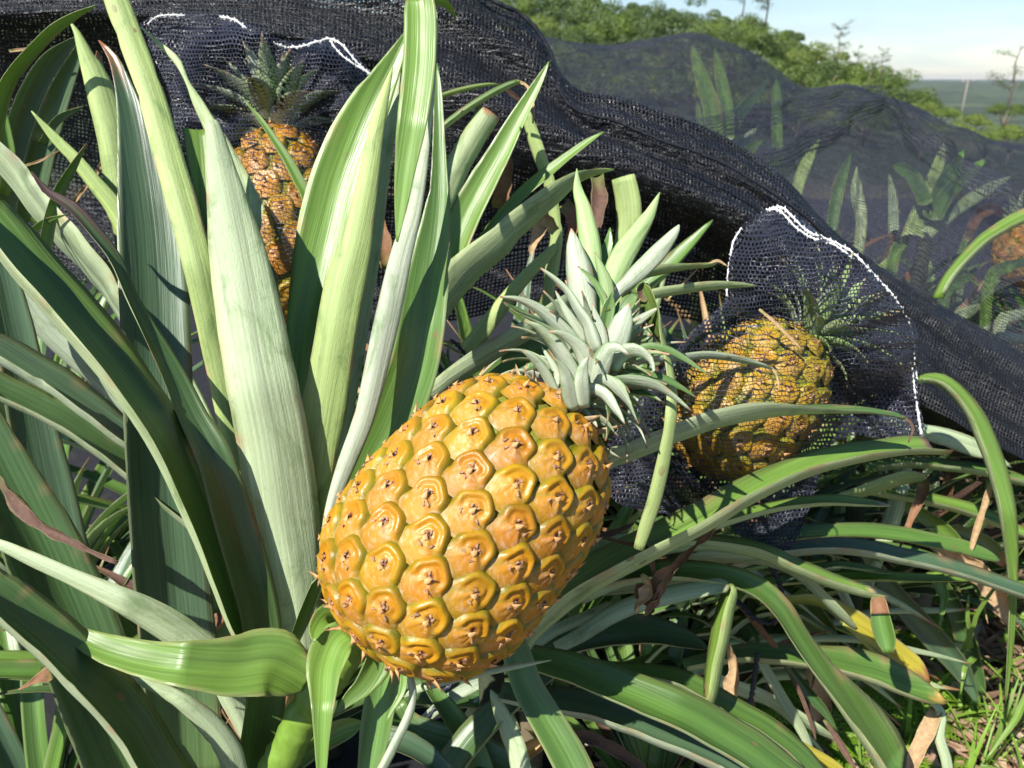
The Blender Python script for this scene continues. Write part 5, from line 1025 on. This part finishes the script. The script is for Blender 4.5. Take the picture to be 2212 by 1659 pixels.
# withered bract frill where the crown joins
rgf = random.Random(8)
for i in range(26):
    a = i*0.2417*1.0; rad = E1*math.cos(a)+E2*math.sin(a); p0 = np.array(FT)-A*0.008+rad*0.030*rgf.uniform(0.8, 1.2)
    dv = (rad*0.9 + A*rgf.uniform(-0.3, 0.8)); dv /= np.linalg.norm(dv); L = rgf.uniform(0.010, 0.022); C = np.array([p0+dv*L*t+A*0.25*L*t*t for t in np.linspace(0, 1, 6)])
    arr = leaf_mesh_arrays(C, np.array([.006, .007, .006, .005, .003, .0005])*rgf.uniform(.8, 1.2), np.tile(A, (6, 1)), 0.5, 0.0008, rgf.choice(['straw', 'straw', 'crown']), 0.2, (0.2, 0.1, 0.05), seed=i)
    mk('bract', arr[0], arr[1], M_dry, root, arr[2], arr[3], arr[4])

# ------------------------------------------------------------------ bagged fruits
def bagged(label, base, top, rad, n, crown_dir, cb, seed, green):
    rt_ = empty('pineapple', tuple((np.array(base)+np.array(top))/2)); tag(rt_, label, 'pineapple', 'pineapples')
    O, A, H, *_ = fruit_body(base, top, rad, n, rt_, res=(8, 20), green=green, phase=35, chir=1, seed=seed, amp=1.15, reach=0.64)
    c = empty('crown', tuple(top)); c.parent = rt_; c.matrix_parent_inverse.identity(); c.location = Vector(top)-rt_.location
    before = set(o.name for o in bpy.data.objects)
    crown_leaves(c, np.array(top), crown_dir, cb[0], cb[1], cb[2], seed, keys=cb[3], spread=cb[4], d_axis=0.035, r0=0.014)
    for o in [o for o in bpy.data.objects if o.name not in before]: o.location = -Vector(top)
bagged('ripe pineapple inside a black net bag right of the uncovered one', P(1500, 988, 0.735), P(1732, 738, 0.780), 0.0620, 92, (P(1850, 630, 0.77)-P(1732, 738, 0.780)), (44, 0.078, 0.018, ('crowng', 'light', 'crown'), (12, 105)), 31, 0.48)
bagged('ripe pineapple inside a black net bag at the upper left behind tall leaves', P(628, 690, 0.84), P(600, 290, 0.90), 0.0625, 88, (P(570, 120, 0.90)-P(600, 290, 0.90)), (24, 0.094, 0.036, ('pale', 'silver', 'crown'), (14, 100)), 37, 0.10)
bagged('half hidden pineapple showing orange through the net at the right picture edge', P(2222, 600, 1.58), P(2200, 492, 1.66), 0.055, 70, (P(2190, 430, 1.68)-P(2200, 492, 1.66)), (14, 0.06, 0.018, ('light', 'mid'), (12, 90)), 41, 0.0)

outR = [(1312, 960), (1380, 860), (1450, 770), (1500, 710), (1560, 655), (1572, 600), (1580, 530), (1615, 475), (1680, 447), (1740, 480), (1800, 530), (1860, 565), (1905, 610), (1950, 665), (1982, 715), (1980, 790), (1985, 860), (1992, 935), (1925, 950), (1850, 940), (1800, 960), (1770, 1030), (1740, 1120), (1695, 1198), (1620, 1175), (1540, 1110), (1440, 1110), (1340, 1090), (1308, 1040)]
bag('black net bag with white stitched seam around the pineapple at the right', outR, (1650, 820), 0.765, [(1620, 860, 0.755, 0.080), (1555, 930, 0.745, 0.072), (1675, 795, 0.765, 0.076), (1715, 750, 0.775, 0.066), (1800, 680, 0.77, 0.085), (1860, 640, 0.77, 0.062), (1890, 720, 0.775, 0.055), (1700, 590, 0.775, 0.055)], M_bag, 4, 0.55, 0.0060, 3, pinch=(1775, 765))
outL = [(303, 50), (340, 32), (430, 28), (500, 36), (560, 62), (620, 88), (700, 84), (760, 110), (805, 160), (850, 190), (870, 250), (850, 330), (780, 350), (735, 372), (752, 450), (745, 560), (700, 680), (628, 750), (550, 680), (500, 560), (480, 440), (482, 340), (440, 330), (385, 290), (365, 200), (330, 120)]
bag('black net bag with a white drawstring around the upper left pineapple', outL, (610, 270), 0.885, [(612, 440, 0.872, 0.078), (618, 560, 0.86, 0.078), (626, 640, 0.85, 0.068), (605, 360, 0.885, 0.074), (570, 150, 0.89, 0.060), (480, 160, 0.89, 0.05), (690, 200, 0.89, 0.055), (770, 240, 0.89, 0.035)], M_bag, 4, 0.12, 0.0055, 9, pinch=(600, 285))
bR = [o for o in bpy.data.objects if o.name.startswith('net_bag') and o.type == 'EMPTY']
def seam(parent, pts, n, seed, r=0.0009):
    """white stitched hem: a cord plus zig-zag thread beside it"""
    L = smooth_line(pts, n); tube('seam', L, r, M_white, parent, (0.82, 0.82, 0.80), 6, 0.35, seed)
    Z = [np.array(p)+(aU if i % 2 else -aU)*0.0024+(aR if i % 4 < 2 else -aR)*0.0012 for i, p in enumerate(L[::2])]
    tube('stitching', Z, r*0.55, M_white, parent, (0.82, 0.82, 0.80), 5, 0.1, seed+1)
bagR, bagL = bR[0], bR[1]
seam(bagR, [(1662, 451, 0.742), (1690, 449, 0.738), (1715, 472, 0.734), (1745, 500, 0.734), (1790, 518, 0.735), (1840, 544, 0.735), (1875, 580, 0.735), (1905, 612, 0.735), (1930, 640, 0.735)], 90, 1, 0.0010)
seam(bagR, [(1655, 453, 0.736), (1685, 456, 0.730), (1720, 492, 0.728), (1755, 514, 0.728), (1800, 528, 0.73), (1845, 560, 0.73)], 70, 2)
seam(bagR, [(1602, 492, 0.755), (1585, 520, 0.756), (1577, 560, 0.758), (1572, 600, 0.76), (1570, 640, 0.76)], 50, 3)
seam(bagR, [(1975, 768, 0.757), (1979, 810, 0.757), (1980, 860, 0.757), (1986, 905, 0.757), (1990, 945, 0.757)], 60, 4)
seam(bagR, [(1930, 640, 0.735), (1952, 672, 0.740), (1970, 715, 0.748), (1976, 768, 0.757)], 40, 14, 0.0006)
seam(bagR, [(1969, 780, 0.752), (1974, 830, 0.752), (1984, 900, 0.752), (1990, 938, 0.752)], 60, 5, 0.0008)
seam(bagL, [(592, 92, 0.842), (620, 102, 0.84), (650, 100, 0.84), (680, 92, 0.845), (712, 84, 0.85), (740, 98, 0.85), (765, 128, 0.852), (785, 148, 0.855), (806, 165, 0.86)], 80, 6, 0.0010)
seam(bagL, [(712, 88, 0.846), (735, 116, 0.847), (760, 135, 0.849), (805, 163, 0.856)], 40, 7, 0.0009)
seam(bagL, [(475, 36, 0.865), (505, 42, 0.862), (525, 56, 0.86), (545, 75, 0.856)], 30, 8, 0.0009)
seam(bagL, [(318, 52, 0.87), (345, 34, 0.868), (400, 33, 0.866)], 30, 9, 0.0006)
# straw bits caught on the bags
leaf(rt, [(1640, 668, 5), (1672, 695, 7), (1705, 728, 6), (1733, 756, 3)], (0.69, 0.69), 0, 0.9, 'straw', name='dried_leaf', mat=M_dry)

# cords
def cord(label, pts, r=0.0022, n=120):
    L = smooth_line(pts, n); o = tube('cord', L, r, M_rope, None, (0.02, 0.022, 0.035), 8, 0.0, 0, twist=0.9); tag(o, label, 'cord')
cord('twisted black cord looping below the net bag among the right leaves', [(1660, 1215, 0.72), (1680, 1250, 0.72), (1690, 1290, 0.72), (1688, 1325, 0.72), (1665, 1345, 0.73), (1630, 1335, 0.73), (1600, 1305, 0.74), (1580, 1290, 0.75)])
cord('short twisted black cord hanging down over the weeds below the cut leaf', [(1636, 1410, 0.76), (1632, 1450, 0.76), (1626, 1490, 0.76), (1618, 1535, 0.76)], n=70)
cord('tangled black string behind the bottom of the uncovered pineapple', [(985, 1470, 0.66), (960, 1490, 0.66), (930, 1495, 0.67), (945, 1520, 0.67), (925, 1550, 0.67), (915, 1580, 0.68)], 0.0018, 80)
cord('small piece of black string stuck between leaves at the left of the fruit crown', [(975, 735, 0.72), (990, 748, 0.71), (1005, 765, 0.71), (1012, 775, 0.72)], 0.0016, 40)

# ------------------------------------------------------------------ filler rosettes: the plants behind, under the nets and below
def allowed(x, y):       # nothing of these plants may stand nearer than this
    if y < 300 and x < 900: return 1.0
    if x < 620: return 0.80
    if x < 950: return 0.82 if y > 600 else 0.95
    if x < 1300: return (0.78 if y > 1150 else (0.79 if y > 400 else 1.25))
    if x < 1800: return (0.84 if y > 1050 else (0.86 if (x < 1560 and y > 470) else (0.98 if y > 600 else 1.35)))
    return 0.98 if y > 850 else 1.35
CP = [float(np.interp(x, [p[0] for p in crest], [p[1] for p in crest])) for x in range(0, 2400, 50)]
def rosette(label, X, Y, hz, n, L, seed, keys, group, wd=(0.026, 0.038), dryf=0.10, ymin=None):
    rt_ = empty('pineapple_plant', (X, Y, 0)); tag(rt_, label, 'pineapple plant', group); rg = random.Random(seed)
    tube('stem', [(X, Y, -0.03), (X, Y, hz*0.6), (X, Y, hz+0.04)], 0.02, M_dry, rt_, (0.14, 0.11, 0.06), 8, 0.1, seed)
    k = 0
    for i in range(n*3):
        if k >= n: break
        f = rg.random(); an = rg.uniform(0, 6.283); rad = np.array((math.cos(an), math.sin(an), 0)); up = np.array((0, 0, 1.0))
        t0 = math.radians(rg.uniform(8, 60)); bend = math.radians(rg.uniform(20, 95)); ln = L*rg.uniform(0.65, 1.1)
        p = np.array((X, Y, hz+0.05*f))+rad*0.012; C = [p]; N = []; m = 16; c = t0
        for j in range(m):
            dv = up*math.cos(c)+rad*math.sin(c); N.append(up*math.sin(c)-rad*math.cos(c))
            if j < m-1: C.append(C[-1]+dv*ln/(m-1))
            c += bend/(m-1)*(0.4+1.2*j/m)
        C = np.array(C); bad = False
        for q in C[::2]:
            x, y, d = proj(q)
            if d < 0.45: bad = True; break
            if -60 < x < 2270 and -60 < y < 1720 and d < allowed(x, y): bad = True; break
            if ymin is not None and y < ymin(x): bad = True; break
        if bad: continue
        if C[:, 2].min() < 0.01: C[:, 2] = np.maximum(C[:, 2], 0.012+0.01*rg.random())
        fw = np.linspace(0, 1, m); W = rg.uniform(*wd)*(1-fw**2.6)*(0.8+0.2*np.sin(fw*3.1)); W[-1] = 0.0008
        dry = rg.random() < dryf
        arr = leaf_mesh_arrays(C, W, np.array(N), 0.75 if not dry else 1.2, 0.0012, rg.choice(keys) if not dry else rg.choice(('brown', 'straw', 'dbrown')), 0.08, (0.3, 0.15, 0.07), False, 0.4, 0.3 if not dry else 2.0, seed=seed*50+i)
        mk('dried_leaf' if dry else 'leaf', arr[0], arr[1], M_dry if dry else M_leaf, rt_, arr[2], arr[3], arr[4]); k += 1
cr_y = lambda x: float(np.interp(x, [p[0] for p in c2], [p[1] for p in c2]))+55
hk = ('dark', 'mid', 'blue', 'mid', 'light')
G0 = 'pineapple plants of the row beyond'
spots = [(-0.62, 0.86, 0.16, 30, 0.48, 'dark leafy plant at far left, below the pale leaves'), (-0.36, 0.92, 0.16, 30, 0.46, 'shaded plant behind the big upright dark leaf'), (-0.10, 0.98, 0.14, 30, 0.46, 'shaded plant behind the pair of tall central leaves'),
         (0.10, 0.92, 0.12, 34, 0.44, 'shaded plant behind the fruit crown'), (0.30, 0.98, 0.12, 34, 0.46, 'plant in the gloom under the fold of the net right of the crown'), (0.30, 0.80, 0.08, 30, 0.42, 'low plant in shade beneath the right arching leaves'),
         (0.50, 0.98, 0.08, 30, 0.42, 'low plant behind the bottom of the right net bag'), (0.66, 1.04, 0.06, 26, 0.38, 'low plant among weeds below the net apron'), (0.02, 0.74, 0.10, 26, 0.40, 'dark plant under the uncovered fruit'), (-0.30, 0.70, 0.06, 26, 0.44, 'dark plant low at the bottom left'),
         (-0.52, 0.62, 0.06, 22, 0.42, 'dark plant under the leaves at the left edge'), (0.16, 0.66, 0.05, 24, 0.36, 'dark plant low at the bottom centre'), (-0.8, 1.15, 0.2, 24, 0.5, 'plant under the net at the upper left corner'), (0.14, 0.97, 0.26, 34, 0.40, 'shaded plant just beyond the top of the fruit crown'), (0.30, 0.94, 0.22, 34, 0.38, 'shaded plant between the fruit crown and the right net bag'), (-0.02, 0.95, 0.24, 28, 0.40, 'shaded plant beyond the mottled upright leaf')]
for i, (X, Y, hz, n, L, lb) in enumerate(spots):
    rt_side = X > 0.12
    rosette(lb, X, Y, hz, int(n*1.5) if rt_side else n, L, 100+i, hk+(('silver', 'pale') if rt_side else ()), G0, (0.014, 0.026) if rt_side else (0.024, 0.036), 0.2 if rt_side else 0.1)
G1 = 'pineapple plants of the netted far row'
far = [(0.55, 1.62, 0.18, 24, 0.44, 'netted plant left of the two tall pale leaf tips'), (0.85, 1.75, 0.16, 24, 0.42, 'netted plant midway along the far veil'), (1.02, 1.45, 0.10, 24, 0.40, 'netted plant below the middle fold of the veil'), (0.95, 1.18, 0.08, 22, 0.36, 'netted plant low at the right, between veil and apron'), (1.3, 1.7, 0.10, 22, 0.40, 'netted plant at the far right under the veil'), (0.62, 1.35, 0.10, 22, 0.38, 'netted plant just beyond the thick net fold'), (0.75, 1.95, 0.2, 24, 0.42, 'netted plant behind the two tall pale leaf tips'), (1.15, 1.95, 0.12, 24, 0.42, 'netted plant under the crest of the veil'), (0.80, 1.50, 0.14, 24, 0.40, 'netted plant behind the brown patch of the veil'), (1.12, 1.28, 0.06, 24, 0.36, 'netted plant beside the right picture edge above the apron'), (1.45, 2.0, 0.08, 22, 0.4, 'netted plant farthest to the right')]
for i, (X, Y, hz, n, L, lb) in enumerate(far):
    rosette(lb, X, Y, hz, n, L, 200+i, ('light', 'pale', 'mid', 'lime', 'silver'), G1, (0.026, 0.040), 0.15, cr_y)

# ------------------------------------------------------------------ weeds, grass and dead litter on the soil at the lower right
def ground_at(x, y):
    r = aF + aR*(x-CX)/FPX - aU*(y-CY)/FPX; t = -CAMZ/r[2]; return aC + r*t
rg = random.Random(77)
V = []; F = []; C = []
for i in range(8000):        # dead leaf scraps and straw
    X = rg.uniform(0.1, 1.5); Y = rg.uniform(0.55, 1.9)
    L = rg.uniform(0.012, 0.06)*(1 if rg.random() < 0.85 else 1.8); wd = rg.uniform(0.0015, 0.0085); an = rg.uniform(0, 6.28); z = rg.uniform(0.002, 0.030); dz = rg.uniform(-0.016, 0.02); cv = rg.uniform(0, 0.01)
    ux, uy = math.cos(an), math.sin(an); mm = len(V)
    for t in (-1, 0, 1):
        for s in (-1, 0, 1):
            ww = wd*(1-0.6*abs(t)); V.append((X+ux*t*L/2-uy*s*ww, Y+uy*t*L/2+ux*s*ww, max(0.002, z+dz*t+cv*(1-t*t)+0.3*wd*abs(s))))
    for a in range(2):
        for b_ in range(2): F.append((mm+a*3+b_, mm+a*3+b_+1, mm+a*3+b_+4, mm+a*3+b_+3))
    base = np.array(rg.choice([(0.34, 0.22, 0.13), (0.46, 0.32, 0.20), (0.22, 0.13, 0.08), (0.40, 0.24, 0.15), (0.50, 0.40, 0.27)]))*rg.uniform(0.7, 1.15); C += [base]*9
tag(mk('leaf_litter', V, F, M_dry, None, np.array(C)), 'pale brown dead leaves and straw scattered over the soil at the lower right', 'leaf litter', kind='stuff')

M_weed = attr_material('weed_leaf', 0.5, 0.35, 80, 0.4)
def fern(V, F, C, base, up, rad, L, tint, rg):
    """finely cut frond: stem with paired, toothed leaflets"""
    n = 9; p = np.array(base, float); c = rg.uniform(0.2, 0.9)
    side = np.cross(rad, (0, 0, 1.0))
    for j in range(n):
        dv = np.array((0, 0, 1.0))*math.cos(c)+rad*math.sin(c); q = p+dv*L/n; c += 0.13
        f = j/n; ll = L*0.30*math.sin(math.pi*(0.12+0.88*(1-f)))*rg.uniform(.8, 1.1)
        nn = np.cross(dv, side)
        m = len(V); V.extend([p-side*0.0007, p+side*0.0007, q+side*0.0005, q-side*0.0005]); F.append((m, m+1, m+2, m+3)); C.extend([tint*0.9]*4)
        for s in (-1, 1):
            for kk in range(4):
                b0 = p+side*s*ll*kk*0.24 + dv*ll*kk*0.10 + nn*0.1*ll*kk*0.2; ln = ll*0.42*(1-kk*0.12)
                for s2 in (-0.75, 0.35, 1.2):
                    d2 = side*s*math.cos(s2)+dv*math.sin(s2); d3 = np.cross(d2, nn); m = len(V)
                    V.extend([b0, b0+d2*ln*0.55+d3*ln*0.20, b0+d2*ln+nn*0.1*ln, b0+d2*ln*0.55-d3*ln*0.20]); F.append((m, m+1, m+2, m+3)); C.extend([tint*rg.uniform(.85, 1.15)]*4)
        p = q
V = []; F = []; C = []
for i in range(270):
    px = rg.uniform(1600, 2150); py = rg.uniform(1260, 1720)
    if px > 2010 and rg.random() < 0.75: continue
    if px < 1700 and py < 1400: continue
    g = ground_at(px, py); an = rg.uniform(0, 6.28); rad = np.array((math.cos(an), math.sin(an), 0)); tint = np.array((0.19, 0.34, 0.025))*rg.uniform(0.75, 1.25)
    fern(V, F, C, (g[0], g[1], 0.0), None, rad, rg.uniform(0.04, 0.10), tint, rg)
tag(mk('fern_weeds', V, F, M_weed, None, np.array(C), smooth=False), 'bright green lacy weeds covering the soil under the right leaves', 'weeds', kind='stuff')
V = []; F = []; C = []
def blade(V, F, C, base, rad, L, w0, tint, lean, bend):
    p = np.array(base, float); side = np.cross(rad, (0, 0, 1.0)); c = lean; n = 8; m = len(V)
    for j in range(n+1):
        ww = w0*(1-(j/n)**2.2)+0.0002; V.extend([p-side*ww, p+np.array((0, 0, -0.25*ww))+rad*0, p+side*ww]); C.extend([tint*(0.8+0.4*j/n)]*3)
        dv = np.array((0, 0, 1.0))*math.cos(c)+rad*math.sin(c); p = p+dv*L/n; c += bend/n
    for j in range(n):
        for s in range(2): a = m+j*3+s; F.append((a, a+1, a+4, a+3))
for i in range(190):
    px = rg.uniform(1780, 2330); py = rg.uniform(1020, 1760)
    if px < 1950 and rg.random() < 0.7: continue
    g = ground_at(px, py); an = rg.uniform(0, 6.28); rad = np.array((math.cos(an), math.sin(an), 0))
    for q in range(rg.randint(1, 4)):
        an2 = an+rg.uniform(-1.5, 1.5); rad = np.array((math.cos(an2), math.sin(an2), 0))
        blade(V, F, C, (g[0]+rg.gauss(0, .006), g[1]+rg.gauss(0, .006), 0.0), rad, rg.uniform(0.04, 0.15), rg.uniform(0.0012, 0.0035), np.array((0.19, 0.33, 0.035))*rg.uniform(0.7, 1.25), rg.uniform(0.05, 0.7), rg.uniform(0.3, 1.6))
tag(mk('grass', V, F, M_weed, None, np.array(C)), 'tufts of bright green grass at the lower right corner', 'grass', kind='stuff')
# individual tall grass stalks one can tell apart
for i, (lb, base, mid_, tip, w_) in enumerate([('tall bright grass stalk crossing the drooping leaf at the right edge', (2075, 1420, 1.0), (2120, 1310, 0.95), (2215, 1180, 0.9), 9),
        ('long grass blade curving left above the litter', (2095, 1400, 1.02), (2060, 1395, 1.0), (2010, 1425, 1.0), 14), ('short curved grass blade below the long one', (2105, 1420, 1.0), (2085, 1440, 0.98), (2075, 1500, 0.98), 12),
        ('broad grass blade in the bottom right corner', (2230, 1480, 0.98), (2190, 1560, 0.96), (2130, 1640, 0.95), 14), ('upright grass blade beside the dark blue leaf', (2098, 1400, 1.0), (2090, 1330, 0.98), (2092, 1285, 0.97), 9),
        ('pale green grass blade lying at the bottom edge', (2090, 1690, 0.95), (2130, 1660, 0.94), (2215, 1675, 0.94), 16), ('grass blade hanging between the dark blue leaf and the thin arch', (2030, 1240, 0.97), (2040, 1290, 0.96), (2028, 1365, 0.96), 18)]):
    o = leaf(None, [(base[0], base[1], w_), ((base[0]*.4+mid_[0]*.6), (base[1]*.4+mid_[1]*.6), w_), (mid_[0], mid_[1], w_*.9), (tip[0], tip[1], 2)], (base[2], mid_[2], tip[2]), 10, 0.6, 'lime' if i % 2 else 'light', name='grass_blade')
    tag(o, lb, 'grass')
